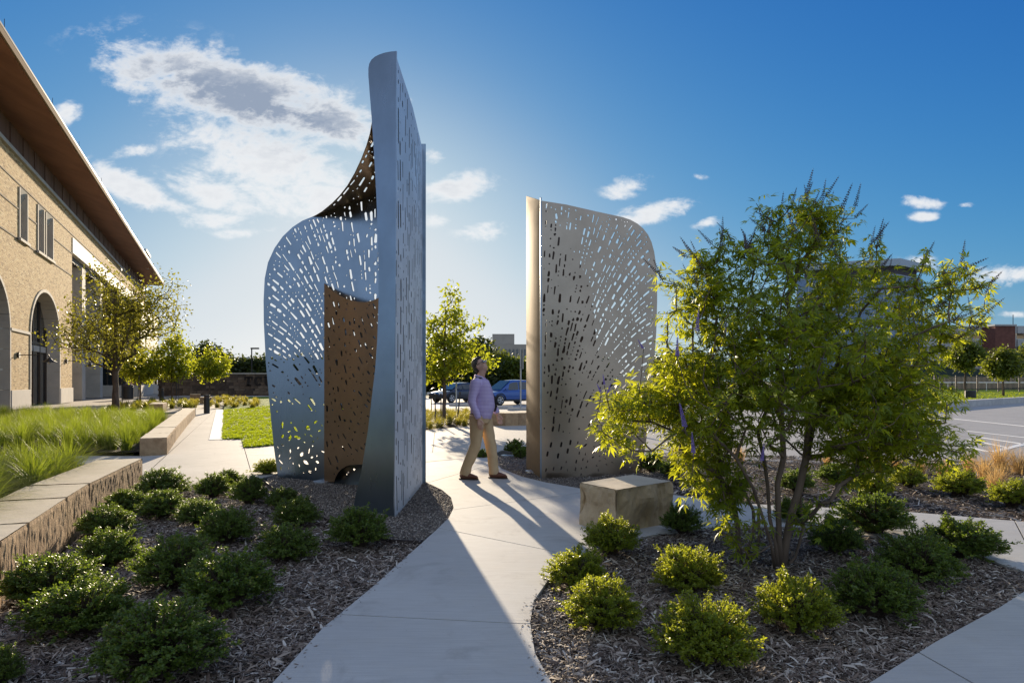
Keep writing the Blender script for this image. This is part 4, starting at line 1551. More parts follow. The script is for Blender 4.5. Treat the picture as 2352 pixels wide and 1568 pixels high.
trunks = [
    [V3(1786, 1306), V3(1782, 1250), V3(1768, 1190, .05), V3(1764, 1120, .1), V3(1756, 1060, .15), V3(1740, 990, .2)],
    [V3(1792, 1306, .02), V3(1790, 1240), V3(1788, 1180), V3(1786, 1110, -.05), V3(1800, 1050, -.1), V3(1795, 960, -.1), V3(1790, 860, -.1), V3(1800, 760)],
    [V3(1796, 1306, .03), V3(1806, 1240, .05), V3(1818, 1180, .05), V3(1836, 1120, .1), V3(1852, 1050, .15), V3(1870, 960, .2), V3(1905, 860, .25)],
    [V3(1804, 1302, .05), V3(1826, 1280, .1), V3(1838, 1240, .12), V3(1846, 1205, .15), V3(1840, 1170, .18), V3(1838, 1130, .2)],
    [V3(1780, 1304, -.04), V3(1772, 1250, -.08), V3(1756, 1200, -.1), V3(1730, 1120, -.2), V3(1690, 1050, -.3), V3(1640, 1000, -.35)],
    [V3(1716, 1290, .15), V3(1722, 1250, .15), V3(1732, 1215, .12), V3(1730, 1170, .1), V3(1700, 1110, 0)],
    [V3(1700, 1288, .2), V3(1696, 1240, .2), V3(1694, 1205, .2), V3(1684, 1150, .1), V3(1650, 1090, 0)],
    [V3(1716, 1290, .15), V3(1738, 1272, .12), V3(1744, 1230, .1), V3(1742, 1180, .05)],
]
crown = [(1790, 690, 190, 165, .8, 150), (1650, 760, 130, 150, .7, 95), (1960, 770, 190, 150, .8, 130), (1850, 560, 105, 75, .4, 50), (1490, 928, 100, 50, .5, 62), (1605, 975, 120, 85, .6, 80),
         (2050, 890, 150, 110, .7, 95), (2130, 730, 85, 100, .4, 38), (1710, 930, 180, 110, .8, 80), (1960, 950, 165, 110, .8, 100), (2100, 1010, 105, 42, .4, 38), (1670, 1120, 62, 55, .3, 34),
         (1600, 640, 60, 70, .3, 26), (1860, 480, 55, 42, .2, 14), (1970, 640, 80, 60, .4, 30), (1560, 850, 70, 60, .4, 34), (2000, 1050, 100, 50, .4, 36), (2200, 640, 40, 40, .2, 8), (1800, 820, 200, 120, .9, 90), (1420, 930, 40, 40, .3, 14), (2010, 960, 150, 90, .6, 60), (2120, 930, 90, 70, .5, 34), (1620, 1050, 90, 60, .5, 26)]
tips = []
for (cx, cy, rx, ry, rz_, n) in crown:
    for _ in range(int(n * 1.15)):
        while True:
            a = [rng.uniform(-1, 1) for _ in range(3)]
            if sum(q * q for q in a) < 1: break
        tips.append(V3(cx + a[0] * rx, cy + a[1] * ry, a[2] * rz_ * 1.15 + .1))
for (px, py, dy) in [(1752, 445, .1), (1770, 470, 0), (1800, 455, .1), (1845, 438, 0), (1880, 445, -.1), (1905, 470, .1), (1950, 452, 0), (1990, 535, .2), (2010, 520, -.1), (2085, 620, .1), (2130, 575, 0), (2165, 612, .1), (2235, 598, 0), (2255, 612, .15), (2250, 655, .2), (2240, 700, 0), (2215, 735, .1),
                     (2215, 985, -.1), (2190, 1000, -.2), (2205, 1020, 0), (2160, 1035, -.2), (1385, 905, -.3), (1400, 960, -.35), (1378, 945, -.3), (1425, 965, -.4), (1460, 870, -.2), (1450, 975, -.4), (1535, 590, 0), (1560, 610, .1), (1600, 560, 0), (1640, 545, .1), (1660, 520, 0), (1690, 530, .15), (1720, 545, 0),
                     (1540, 700, 0), (1515, 790, -.1), (1500, 850, -.2), (1680, 1180, -.3), (1640, 1150, -.35), (1740, 1150, -.3), (1700, 1215, -.2), (1860, 1150, -.25), (1900, 1130, -.2), (1585, 1050, -.3), (1610, 1080, -.3)]:
    for q in range(3):
        tips.append(V3(px + rng.uniform(-22, 22), py + 26 + rng.uniform(-8, 34), dy + rng.uniform(-.15, .15)))
pos, par, rr, ends, ntr = grow(trunks, tips, 0.12, up=.02, wander=.16, rtip=.0024, expo=.42)
rr[:ntr] = np.maximum(rr[:ntr], .012)
vt = thing("chaste_tree", "large many-stemmed chaste tree with purple flower spikes in the island bed", "tree", (tx, ty, -0.03))
o_ = np.array([tx, ty, -0.03])
# each main stem a part of its own
k0 = 0
for tr in trunks:
    A, B, ra, rb = limb_arrays(pos, par, rr, range(k0 + 1, k0 + len(tr)))
    n = len(tr)
    radii = [max(.012, rr[k0 + i] * .78) * (1.25 if i == 0 else 1) for i in range(n)]
    MB().tube([Vector(q) for q in tr], radii, 9).build("trunk", M['bark_pale'], vt, smooth=True)
    k0 += n
A, B, ra, rb = limb_arrays(pos, par, rr, range(ntr, len(pos)))
mobj("branch", limbs_mesh("branches", np.array(A) - o_, np.array(B) - o_, ra, rb, 5), M['bark_pale'], vt, True)['kind'] = 'stuff'
VLEAF = leaf_mat("chaste_leaf", [(0.0, (0.055, 0.10, 0.014)), (0.45, (0.10, 0.165, 0.018)), (0.85, (0.15, 0.205, 0.02)), (0.97, (0.22, 0.23, 0.025)), (1.0, (0.24, 0.12, 0.02))], (0.78, 0.80, 0.03), 0.55, 0.42, 0.4)
# palmate leaves along the outer twigs
nodes = []
for e in ends:
    d = pos[e] - pos[par[e]]
    d = d / (np.linalg.norm(d) + 1e-6)
    for rep in range(8):
        p = pos[e] - d * rng.uniform(0, .10) + nrg.normal(0, .045, 3)
        nodes.append((p, d * .5 + nrg.normal(0, .5, 3), 0))
    k = par[e]
    for q in range(2):
        if k < ntr or par[k] < 0: break
        if rng.random() < .8: nodes.append((pos[k] + nrg.normal(0, .03, 3), nrg.normal(0, 1, 3), 1))
        k = par[k]
m_ = len(nodes)
Pn = np.array([q[0] for q in nodes]); Dn = np.array([q[1] for q in nodes])
pet = rand_dirs(m_) + Dn * .4 + np.array([[0, 0, .05]]); pet /= np.linalg.norm(pet, axis=1)[:, None]
Pn = Pn + pet * nrg.uniform(.015, .04, m_)[:, None]
nor = np.array([[0, 0, 1.0]]) + nrg.normal(0, .45, (m_, 3)); nor /= np.linalg.norm(nor, axis=1)[:, None]
fw = pet - nor * (pet * nor).sum(1)[:, None]; fw /= np.linalg.norm(fw, axis=1)[:, None]
sd = np.cross(nor, fw)
size = nrg.uniform(.052, .102, m_)
PP = []; DD = []; NN = []; LL = []; WW = []
for ang, sc in ((0, 1.0), (.62, .86), (-.62, .86), (1.25, .55), (-1.25, .55)):
    a = ang + nrg.normal(0, .12, m_)
    d = fw * np.cos(a)[:, None] + sd * np.sin(a)[:, None] - nor * nrg.uniform(.1, .7, m_)[:, None]
    PP.append(Pn); DD.append(d); NN.append(nor + nrg.normal(0, .12, (m_, 3))); LL.append(size * sc); WW.append(size * sc * nrg.uniform(.17, .25, m_))
me = leaves_mesh("leaves", np.concatenate(PP) - o_, np.concatenate(DD), np.concatenate(NN), np.concatenate(LL), np.concatenate(WW), .1, .10)
fo = mobj("foliage", me, VLEAF, vt); fo['kind'] = 'stuff'
# flower and seed spikes
FLOWER = mat("purple_flower", (0.19, 0.12, 0.42), 0.8, col2=(0.32, 0.24, 0.55), scale=60)
SEED = mat("seed_spike", (0.115, 0.075, 0.075), 0.8, col2=(0.06, 0.045, 0.055), scale=60)


def spike_mesh(name, L, r0, whorls, per, bead, m):
    mb = MB()
    mb.tube([(0, 0, 0), (0.004, 0, L * .5), (0, 0, L)], [.0022, .0018, .001], 5)
    for i in range(whorls):
        z = L * (.12 + .86 * i / whorls); r = r0 * (1 - .75 * i / whorls)
        for k in range(per):
            a = k * 2 * math.pi / per + i * .6
            b = bead * (1 - .55 * i / whorls)
            c = (r * math.cos(a), r * math.sin(a), z + rng.uniform(-.003, .003))
            vs = [(c[0] + b, c[1], c[2]), (c[0] - b, c[1], c[2]), (c[0], c[1] + b, c[2]), (c[0], c[1] - b, c[2]), (c[0], c[1], c[2] + b * 1.2), (c[0], c[1], c[2] - b * .8)]
            mb.add(vs, [(0, 2, 4), (2, 1, 4), (1, 3, 4), (3, 0, 4), (2, 0, 5), (1, 2, 5), (3, 1, 5), (0, 3, 5)])
    me = bpy.data.meshes.new(name)
    me.from_pydata([tuple(v) for v in mb.v], [], mb.f)
    me.materials.append(m)
    return me


fl_me = spike_mesh("flower_spike", .17, .013, 15, 7, .0062, FLOWER)
sd_me = spike_mesh("seed_spike", .19, .012, 11, 4, .0058, SEED)


def spike(nm, me, p, d, sc):
    o = bpy.data.objects.new(nm, me)
    link(o, vt)
    o.location = Vector(p) - Vector(o_)
    o.rotation_euler = Vector(d).to_track_quat('Z', 'Y').to_euler()
    o.scale = (sc, sc, sc)
    return o


for (px, py, lean, sc) in [(1602, 765, .05, 1.0), (1555, 822, -.02, .9), (1567, 985, -.25, 1.15), (1590, 1045, -.1, 1.0), (1752, 1062, .1, .85), (1668, 762, .03, .45), (1384, 885, -.15, .5), (1404, 905, .3, .5), (1366, 902, -.5, .45), (1460, 802, -.6, .5)]:
    a = V3(px - lean * 30, py, -.48 if px < 1700 else -.42)
    near = Vector(pos[int(np.argmin(np.linalg.norm(pos - np.array(a) + np.array([0, 0, .12]), axis=1)))])
    spike("flower_spike", fl_me, a, (lean, -.1, 1), sc)
    o = MB().tube([Vector(a), Vector(a).lerp(near, .45) + Vector((0, 0, -.03)), near], [.0028, .003, .0035], 5).build("flower_stalk", M['bark_pale'], vt)
top = sorted(ends, key=lambda e: -(pos[e][2] + abs(pos[e][0] - tx) * .55))[:260:2]
for e in top:
    d = pos[e] - pos[par[e]]
    d = d / np.linalg.norm(d) * .5 + np.array([.9 * np.clip((pos[e][0] - tx) / 1.2, -1, 1) * rng.random(), rng.uniform(-.3, .3), .7]) + nrg.normal(0, .25, 3)
    spike("seed_spike", sd_me, pos[e], d, rng.uniform(.7, 1.25))


# --- other trees
def tree(name, label, cat, base, H, trunk_h, r_tr, lobes, ntip, leaf, m, leafmul=12, group=None, bark=None, rtip=.006, wl=.62, stub=0.25, clump=.16):
    """single-trunk tree; lobes (x, y, z, rx, ry, rz) from the trunk's foot"""
    bx, by, bz = base
    t = thing(name, label, cat, base, 0, group)
    tr = [(0, 0, -.1)]
    k = 5
    for i in range(1, k + 1):
        tr.append((rng.uniform(-.02, .02) * H * .3, rng.uniform(-.02, .02) * H * .3, trunk_h * i / k))
    tr.append((0, 0, trunk_h + (H - trunk_h) * .35)); tr.append((rng.uniform(-.05, .05), 0, trunk_h + (H - trunk_h) * .75))
    vol = [l[3] * l[4] * l[5] for l in lobes]
    tp = []
    for l, v in zip(lobes, vol):
        for _ in range(max(3, int(ntip * v / sum(vol)))):
            while True:
                a = [rng.uniform(-1, 1) for _ in range(3)]
                q = sum(x * x for x in a)
                if stub < q < 1: break
            tp.append((l[0] + a[0] * l[3], l[1] + a[1] * l[4], l[2] + a[2] * l[5]))
    pos, par, r, ends, ntr = grow([tr], tp, max(.18, H * .05), up=.12, wander=.1, rtip=rtip, expo=.45)
    r[:ntr] = np.maximum(r[:ntr], np.linspace(r_tr, r_tr * .3, ntr))
    MB().tube([Vector(q) + Vector(base) for q in tr], [float(x) for x in r[:ntr]], 9).build("trunk", bark or M['bark'], t, smooth=True)
    A, B, ra, rb = limb_arrays(pos, par, r, range(ntr, len(pos)))
    if A:
        mobj("branch", limbs_mesh("branches", A, B, ra, rb, 5), bark or M['bark'], t, True)['kind'] = 'stuff'
    pts = []
    for e in ends:
        pts.append(pos[e])
        p = par[e]
        if p >= ntr: pts.append(pos[p] * .5 + pos[e] * .5)
    pts = np.array(pts)
    k = np.repeat(np.arange(len(pts)), leafmul)
    n = len(k)
    P_ = pts[k] + nrg.normal(0, clump, (n, 3)) * np.array([[1, 1, .8]])
    D = rand_dirs(n) + np.array([[0, 0, -.15]])
    N_ = np.array([[0, 0, 1.]]) + nrg.normal(0, .6, (n, 3))
    L = nrg.uniform(.7, 1.25, n) * leaf
    fo = mobj("foliage", leaves_mesh("leaves", P_, D, N_, L, L * wl), m, t); fo['kind'] = 'stuff'
    return t


YELLOW = leaf_mat("young_maple_leaf", [(0.0, (0.075, 0.115, 0.014)), (0.5, (0.13, 0.175, 0.016)), (0.85, (0.20, 0.22, 0.02)), (1.0, (0.30, 0.24, 0.025))], (0.64, 0.68, 0.03), 0.55, 0.45, 0.4)
OLIVE = leaf_mat("olive_leaf", [(0.0, (0.065, 0.075, 0.02)), (0.5, (0.11, 0.12, 0.024)), (1.0, (0.20, 0.19, 0.03))], (0.48, 0.46, 0.04), 0.46, 0.4, 0.5)
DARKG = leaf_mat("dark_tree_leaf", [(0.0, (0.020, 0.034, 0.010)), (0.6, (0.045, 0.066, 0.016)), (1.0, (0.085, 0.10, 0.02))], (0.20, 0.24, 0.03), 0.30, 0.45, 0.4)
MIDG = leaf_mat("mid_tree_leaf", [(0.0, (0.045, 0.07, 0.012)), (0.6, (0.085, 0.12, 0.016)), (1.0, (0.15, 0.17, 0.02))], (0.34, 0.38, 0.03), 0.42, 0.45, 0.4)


def at(px, py, z=0.0):
    x, y = G(px, py, z)
    return (x, y, z)


b = at(266, 943)
s_ = b[1] / F
tree("shade_tree", "dark olive tree with a thick trunk in front of the brick building", "tree", b, 335 * s_, 88 * s_, 9 * s_,
     [(-10 * s_, 0, 195 * s_, 104 * s_, 80 * s_, 90 * s_), (55 * s_, 0, 220 * s_, 75 * s_, 70 * s_, 75 * s_), (-85 * s_, 0, 160 * s_, 60 * s_, 60 * s_, 50 * s_), (-20 * s_, 0, 300 * s_, 60 * s_, 50 * s_, 35 * s_), (90 * s_, 0, 240 * s_, 65 * s_, 50 * s_, 75 * s_)], 380, .15, OLIVE, 10, rtip=.009, stub=.05, clump=.32)
for (px, py, sc, lab, w_, h_, c0) in [(395, 921, 1.0, "yellow-green young maple left of the bollard, right of the dark olive tree", 46, 76, 98),
                                       (481, 913, 1.0, "yellow-green young maple standing in front of the dark round tree and the lettered wall", 50, 48, 74),
                                       (322, 922, 1.0, "low yellow-green young maple behind the trunk of the dark olive tree", 46, 40, 78)]:
    b = at(px, py); s_ = b[1] / F
    tree("young_maple", lab, "tree", b, (c0 + h_) * s_, (c0 - h_ * .85) * s_, 2.2 * s_,
         [(0, 0, c0 * s_, w_ * s_, w_ * s_, h_ * .62 * s_), (0, 0, (c0 + h_ * .5) * s_, w_ * .42 * s_, w_ * .42 * s_, h_ * .55 * s_), (w_ * .25 * s_, 0, (c0 - h_ * .25) * s_, w_ * .7 * s_, w_ * .6 * s_, h_ * .35 * s_)], 150, .24, YELLOW, 10, group="yellow-green young maples", stub=.1, clump=.26)
b = at(1021, 968); s_ = b[1] / F
tree("young_maple", "tall yellow-green young maple behind the walking man, held by black stakes", "tree", b, 310 * s_, 90 * s_, 5.5 * s_,
     [(0, 0, 150 * s_, 72 * s_, 60 * s_, 58 * s_), (10 * s_, 0, 215 * s_, 55 * s_, 50 * s_, 50 * s_), (18 * s_, 0, 275 * s_, 26 * s_, 26 * s_, 40 * s_), (55 * s_, 0, 145 * s_, 55 * s_, 50 * s_, 38 * s_), (-30 * s_, 0, 120 * s_, 40 * s_, 40 * s_, 30 * s_), (70 * s_, 0, 222 * s_, 34 * s_, 30 * s_, 14 * s_)], 240, .15, YELLOW, 9, group="yellow-green young maples", stub=.1, clump=.15)
for (px, py, z, w_, h_, c0, lab) in [(2304, 909, .3, 33, 34, 71, "round young tree on the far verge in front of the parking garage"), (2217, 905, .3, 40, 36, 86, "young tree with a pale trunk on the far verge, ringed by posts"), (2362, 903, .3, 32, 30, 74, "young tree on the far verge, half outside the picture")]:
    b = at(px, py, z); s_ = b[1] / F
    tree("verge_tree", lab, "tree", b, (c0 + h_) * s_, (c0 - h_ * .8) * s_, 3 * s_, [(0, 0, c0 * s_, w_ * s_, w_ * s_, h_ * .8 * s_), (0, 0, (c0 + 8) * s_, w_ * .7 * s_, w_ * .7 * s_, h_ * s_)], 170, .26, MIDG, 14, group="young trees on the far verge", stub=.1, clump=.25)
# big trees beyond
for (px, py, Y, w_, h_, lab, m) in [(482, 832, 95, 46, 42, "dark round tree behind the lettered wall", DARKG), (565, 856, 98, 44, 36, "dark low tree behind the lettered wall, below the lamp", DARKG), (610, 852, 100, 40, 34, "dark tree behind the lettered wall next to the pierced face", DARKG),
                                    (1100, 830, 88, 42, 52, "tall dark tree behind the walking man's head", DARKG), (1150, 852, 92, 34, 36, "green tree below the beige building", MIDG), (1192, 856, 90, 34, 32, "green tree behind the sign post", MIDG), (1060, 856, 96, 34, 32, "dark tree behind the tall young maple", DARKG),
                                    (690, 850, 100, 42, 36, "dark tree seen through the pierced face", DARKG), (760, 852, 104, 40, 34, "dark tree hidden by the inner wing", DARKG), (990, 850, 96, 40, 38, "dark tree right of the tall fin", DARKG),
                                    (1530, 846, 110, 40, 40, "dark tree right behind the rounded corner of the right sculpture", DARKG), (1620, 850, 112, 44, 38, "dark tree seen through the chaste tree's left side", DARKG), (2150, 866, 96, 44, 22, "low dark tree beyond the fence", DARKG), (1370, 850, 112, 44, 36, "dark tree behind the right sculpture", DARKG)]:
    s_ = Y / F
    x = (px - CX) * s_
    zc = CH + (HZ - py) * s_
    tree("background_tree", lab, "tree", (x, Y, -.1), zc + h_ * s_, max(.8, zc - h_ * s_ * .8), .28, [(0, 0, zc, w_ * s_, w_ * s_ * .8, h_ * s_), (-w_ * .5 * s_, 0, zc - h_ * .3 * s_, w_ * .6 * s_, w_ * .6 * s_, h_ * .6 * s_), (w_ * .5 * s_, 0, zc - h_ * .35 * s_, w_ * .6 * s_, w_ * .6 * s_, h_ * .6 * s_), (0, 0, max(1.0, zc - h_ * s_), w_ * .8 * s_, w_ * .6 * s_, h_ * .5 * s_)], 230, .5, m, 16, group="trees along the far side", rtip=.02, stub=.2, clump=.5)


# --- grasses
def blades(n, seed, H, spread, lean, seg=4, w0=.006):
    """one clump: arching blades, arrays of verts and quads"""
    r_ = np.random.default_rng(seed)
    a = r_.uniform(0, 2 * math.pi, n); rad = np.abs(r_.normal(0, .3, n)) * spread * .35
    h = H * r_.uniform(.55, 1.1, n); out = np.abs(r_.normal(.5, .3, n)) * lean
    wd = w0 * r_.uniform(.7, 1.3, n)
    V = np.zeros((n, seg + 1, 2, 3))
    side = np.stack([-np.sin(a + r_.normal(0, .6, n)), np.cos(a), np.zeros(n)], 1)
    for i in range(seg + 1):
        u = i / seg
        r = rad + out * u ** 1.9
        z = h * (u - .38 * u ** 3 * np.clip(out / np.maximum(h, .01), 0, 1.3))
        c = np.stack([np.cos(a) * r, np.sin(a) * r, z], 1)
        k = (wd * (1 - u * .92))[:, None]
        V[:, i, 0] = c - side * k; V[:, i, 1] = c + side * k
    q = []
    for i in range(seg):
        q.append([2 * i, 2 * i + 1, 2 * i + 3, 2 * i + 2])
    Fc = (np.arange(n) * (seg + 1) * 2)[:, None, None] + np.array(q)[None]
    return V.reshape(-1, 3), Fc.reshape(-1, 4)


GRASS = leaf_mat("bunch_grass", [(0.0, (0.05, 0.085, 0.012)), (0.45, (0.10, 0.145, 0.016)), (0.8, (0.16, 0.195, 0.025)), (1.0, (0.36, 0.28, 0.11))], (0.42, 0.52, 0.03), 0.45, 0.5, 0.3)
TAWNY = leaf_mat("feather_grass", [(0.0, (0.34, 0.22, 0.085)), (0.6, (0.50, 0.34, 0.14)), (1.0, (0.62, 0.46, 0.22))], (0.85, 0.55, 0.20), 0.5, 0.6, 0.2)
TURFB = leaf_mat("turf_blade", [(0.0, (0.12, 0.19, 0.012)), (0.6, (0.19, 0.26, 0.014)), (1.0, (0.26, 0.31, 0.02))], (0.62, 0.72, 0.02), 0.5, 0.5, 0.3)
DRYG = leaf_mat("sedge", [(0.0, (0.11, 0.115, 0.02)), (0.6, (0.20, 0.19, 0.03)), (1.0, (0.34, 0.27, 0.06))], (0.60, 0.52, 0.06), 0.5, 0.5, 0.3)
gv = [blades(230, 100 + i, .62, .5, .52, 4, .0055) for i in range(3)]
gv2 = [blades(330, 130 + i, .58, .5, .92, 6, .0042) for i in range(3)]


def mass(name, label, spots, variants, m, zf=lambda x, y: 0.0, smin=.85, smax=1.15):
    VV = []; FF = []; k = 0
    for (x, y) in spots:
        v, f = variants[rng.randrange(len(variants))]
        a = rng.uniform(0, 6.28); s = rng.uniform(smin, smax)
        R_ = np.array([[math.cos(a), -math.sin(a), 0], [math.sin(a), math.cos(a), 0], [0, 0, 1]]) * s
        VV.append(v @ R_.T + np.array([x, y, zf(x, y)])); FF.append(f + k); k += len(v)
    o = mobj(name, np_mesh(name, np.concatenate(VV), np.concatenate(FF), 4), m)
    o['kind'] = 'stuff'; o['label'] = label
    return o


def spread_in(poly, d, lim=400):
    xs = [p[0] for p in poly]; ys = [p[1] for p in poly]
    out = []
    for _ in range(9000):
        x = rng.uniform(min(xs), max(xs)); y = rng.uniform(min(ys), max(ys))
        if abs(x) > y * .80 + .5 or not in_poly(x, y, poly): continue
        if all((x - a) ** 2 + (y - b) ** 2 > d * d for a, b in out):
            out.append((x, y))
            if len(out) >= lim: break
    return out


far_spots = spread_in([(-7.6, 13.5), (-9.6, 18.3), (-12.2, 24.0), (-20, 24.5), (-19, 21), (-15, 13.5)], .40)
mass("ornamental_grass", "long bright bunch grass filling the planter behind the low wall", far_spots, gv, GRASS)
near_spots = spread_in([(-5.78, 9.15), (-5.4, 7.9), (-4.85, 6.3), (-4.3, 4.9), (-4.1, 3.9), (-7.8, 4.2), (-8.8, 9.2)], .31)
mass("ornamental_grass", "long bright bunch grass spilling over the near planter wall", near_spots, gv2, GRASS, lambda x, y: .19, smin=.8, smax=1.15)
# short turf standing on the lawn
tb = [blades(14, 160 + i, .05, .16, .05, 1, .007) for i in range(4)]
ls = []
while len(ls) < 9000:
    x = rng.uniform(-14, -2.5); y = 14 + 26 * rng.random() ** 1.6
    if in_poly(x, y, lawn_poly): ls.append((x, y))
mass("grass", "short mown turf of the lawn", ls, tb, TURFB, lawn_z, .9, 1.5)
vs_ = []
while len(vs_) < 1400:
    x = rng.uniform(18, 62); y = rng.uniform(32, 70)
    if in_poly(x, y, strip) and abs(x) < y * .8: vs_.append((x, y))
mass("grass", "short mown turf of the far verge", vs_, [blades(16, 180, .07, .25, .06, 1, .016)], TURFB, strip_z, .9, 1.5)
# low sedges at the foot of the young maple and along the walk
mass("ground_cover", "low yellowish sedges around the staked young maple", [p for p in spread_in([G(*q) for q in [(962, 988), (1075, 978), (1120, 975), (1110, 950), (960, 950)]], .55)], [blades(120, 200 + i, .34, .4, .34, 3, .011) for i in range(2)], DRYG)
mass("ground_cover", "low yellowish sedges between the lawn and the lettered wall", [p for p in spread_in([G(*q) for q in [(420, 936), (590, 938), (600, 924), (520, 912), (440, 926)]], .9)], [blades(110, 210 + i, .36, .5, .4, 3, .02) for i in range(2)], DRYG)
mass("ground_cover", "dark green ground cover at the foot of the trees by the walk", [p for p in spread_in([G(*q) for q in [(245, 946), (440, 940), (420, 922), (300, 930)]], .8)], [blades(110, 220 + i, .42, .5, .5, 3, .03) for i in range(2)], OLIVE)
# tawny feather grass along the road
tw = [blades(260, 240 + i, .42, .4, .36, 4, .0035) for i in range(3)]
tw_me = [mobj("t", np_mesh("feather_grass", v, f, 4), TAWNY) for v, f in tw]
tm = [o.data for o in tw_me]
for o in tw_me: bpy.data.objects.remove(o)
TG = [(2228, 1074, 1.0, "tawny feather grass clump, first of the row at the road edge right of the chaste tree"), (2262, 1090, 1.05, "tawny feather grass clump leaning toward the flat light shrub"), (2296, 1070, 1.45, "largest wind-swept tawny feather grass clump at the road edge"), (2296, 1103, .95, "tawny feather grass clump on the near side of the largest one"),
      (2342, 1078, 1.15, "tawny feather grass clump at the road edge, cut by the picture's edge"), (2166, 1083, .8, "brownish feather grass clump between two light shrubs"), (2114, 1077, .75, "small feather grass clump behind the pair of light shrubs"), (2283, 1117, .8, "short feather grass clump beside the picture-edge shrub"),
      (2060, 1069, .7, "feather grass clump half hidden by the chaste tree's low boughs"), (1990, 1063, .75, "feather grass clump seen through the chaste tree's low boughs"), (1900, 1060, .7, "feather grass clump right behind the chaste tree's stems"), (1700, 1050, .9, "feather grass clump seen left of the chaste tree's stems"), (1560, 1046, 1.0, "feather grass clump at the back corner of the right sculpture")]
for i, (px, py, sc, lab) in enumerate(TG):
    x, y = G(px, py + 10, -.03)
    o = bpy.data.objects.new("feather_grass", tm[i % 3])
    link(o)
    o.location = (x, y, -.03); o.scale = (sc, sc, sc * .92); o.rotation_euler = (0, 0, rng.uniform(0, 6.28))
    tag(o, lab, "grass clump", "tawny feather grass clumps by the road")


# ------------------------------------------------------------------ brick building on the left
WB = Vector((-24.0, 32.0)); WD = Vector((-0.387, 0.922)); WN = Vector((0.922, 0.387))
WROT = math.atan2(WD.y, WD.x)


def W3(s, z, o=0.0):
    p = WB + WD * s + WN * o
    return Vector((p.x, p.y, z))


def wbox(mb, s0, s1, z0, z1, o0, o1, bev=0):
    c = W3((s0 + s1) / 2, (z0 + z1) / 2, (o0 + o1) / 2)
    return mb.box(c, (s1 - s0, abs(o1 - o0), z1 - z0), WROT, bev)


BRICK = brick_mat("buff_brick", [(0.0, (0.30, 0.18, 0.08)), (0.3, (0.56, 0.37, 0.165)), (0.7, (0.68, 0.47, 0.22)), (1.0, (0.78, 0.60, 0.33))], (0.58, 0.43, 0.24), 0.30, 0.085, WD)
bl = thing("brick_building", "long buff brick building with arched openings and a deep wooden eave", "building", (WB.x, WB.y, 0))


def arch_pts(s0, s1, spring, rise, n=18):
    c = (s0 + s1) / 2; a = (s1 - s0) / 2
    return [(s0, 0.0)] + [(c - a * math.cos(math.pi * k / n), spring + rise * math.sin(math.pi * k / n)) for k in range(n + 1)] + [(s1, 0.0)]


ARCH = [(-5.6, 1.62), (5.26, 12.5)]
outer = [(-20, 0.0)]
for (a, b) in ARCH:
    outer += arch_pts(a, b, 4.0, 2.77)
outer += [(16.3, 0.0), (16.3, 10.3), (63, 10.3), (63, 12.78), (-20, 12.78)]
wins = [(3.15, 4.75, 8.75, 11.35), (6.85, 8.35, 8.75, 11.35), (8.75, 10.6, 8.75, 11.35)]
holes = [[(a, z0), (b, z0), (b, z1), (a, z1)] for a, b, z0, z1 in wins]
pierced("brick_wall", outer, holes, 40, lambda s, z: W3(s, z, -.15), 0.30, BRICK, bl)
# reveals, panels and stones round the arches
for ai, (a, b) in enumerate(ARCH):
    c = (a + b) / 2; ra = (b - a) / 2
    for k in range(4):
        for (x0, x1) in ((a - .02, a + .16), (b - .16, b + .02)):
            wbox(MB(), x0, x1, k * 1.0 + .006, k * 1.0 + .994, -.86, .045).build("stone_panel", M['limestone'], bl)
    n = 12
    for k in range(n):
        t0 = math.pi * k / n + .004; t1 = math.pi * (k + 1) / n - .004
        pl = []
        for (rr_, tt) in ((1, t0), (1, (t0 + t1) / 2), (1, t1)):
            pl.append((c - (ra + .02) * math.cos(tt), 4.0 + 2.79 * math.sin(tt)))
        for tt in (t1, (t0 + t1) / 2, t0):
            pl.append((c - (ra - .16) * math.cos(tt), 4.0 + 2.62 * math.sin(tt)))
        m = len(pl)
        vs = [W3(s, z, .045) for s, z in pl] + [W3(s, z, -.86) for s, z in pl]
        MB().add(vs, [tuple(range(m)), tuple(reversed(range(m, 2 * m)))] + [(i, i + m, (i + 1) % m + m, (i + 1) % m) for i in range(m)]).build("arch_stone", M['limestone'], bl)
    # glazing set deep in the arch
    win = MB()
    for s in (a + .2, a + ra * .62, a + ra * 1.05, b - ra * .5, b - .25):
        zt = 4.0 + 2.6 * math.sqrt(max(0, 1 - ((s - c) / ra) ** 2)) - .05
        wbox(win, s - .07, s + .07, 0, zt, -.80, -.66)
    wbox(win, a + .16, b - .16, 3.62, 3.78, -.81, -.67)
    fr = win.build("window", M['bronze'], bl)
    wbox(MB(), a + .16, b - .16, 3.2, 3.55, -.80, -.68).build("transom_panel", M['limestone'], fr)
    gl = arch_pts(a + .1, b - .1, 4.0, 2.66)
    me_v = [W3(s, z, -.74) for s, z in gl]
    m = len(gl)
    MB().add(me_v + [W3(s, z, -.76) for s, z in gl], [tuple(range(m)), tuple(reversed(range(m, 2 * m)))]).build("pane", M['glass'], fr)
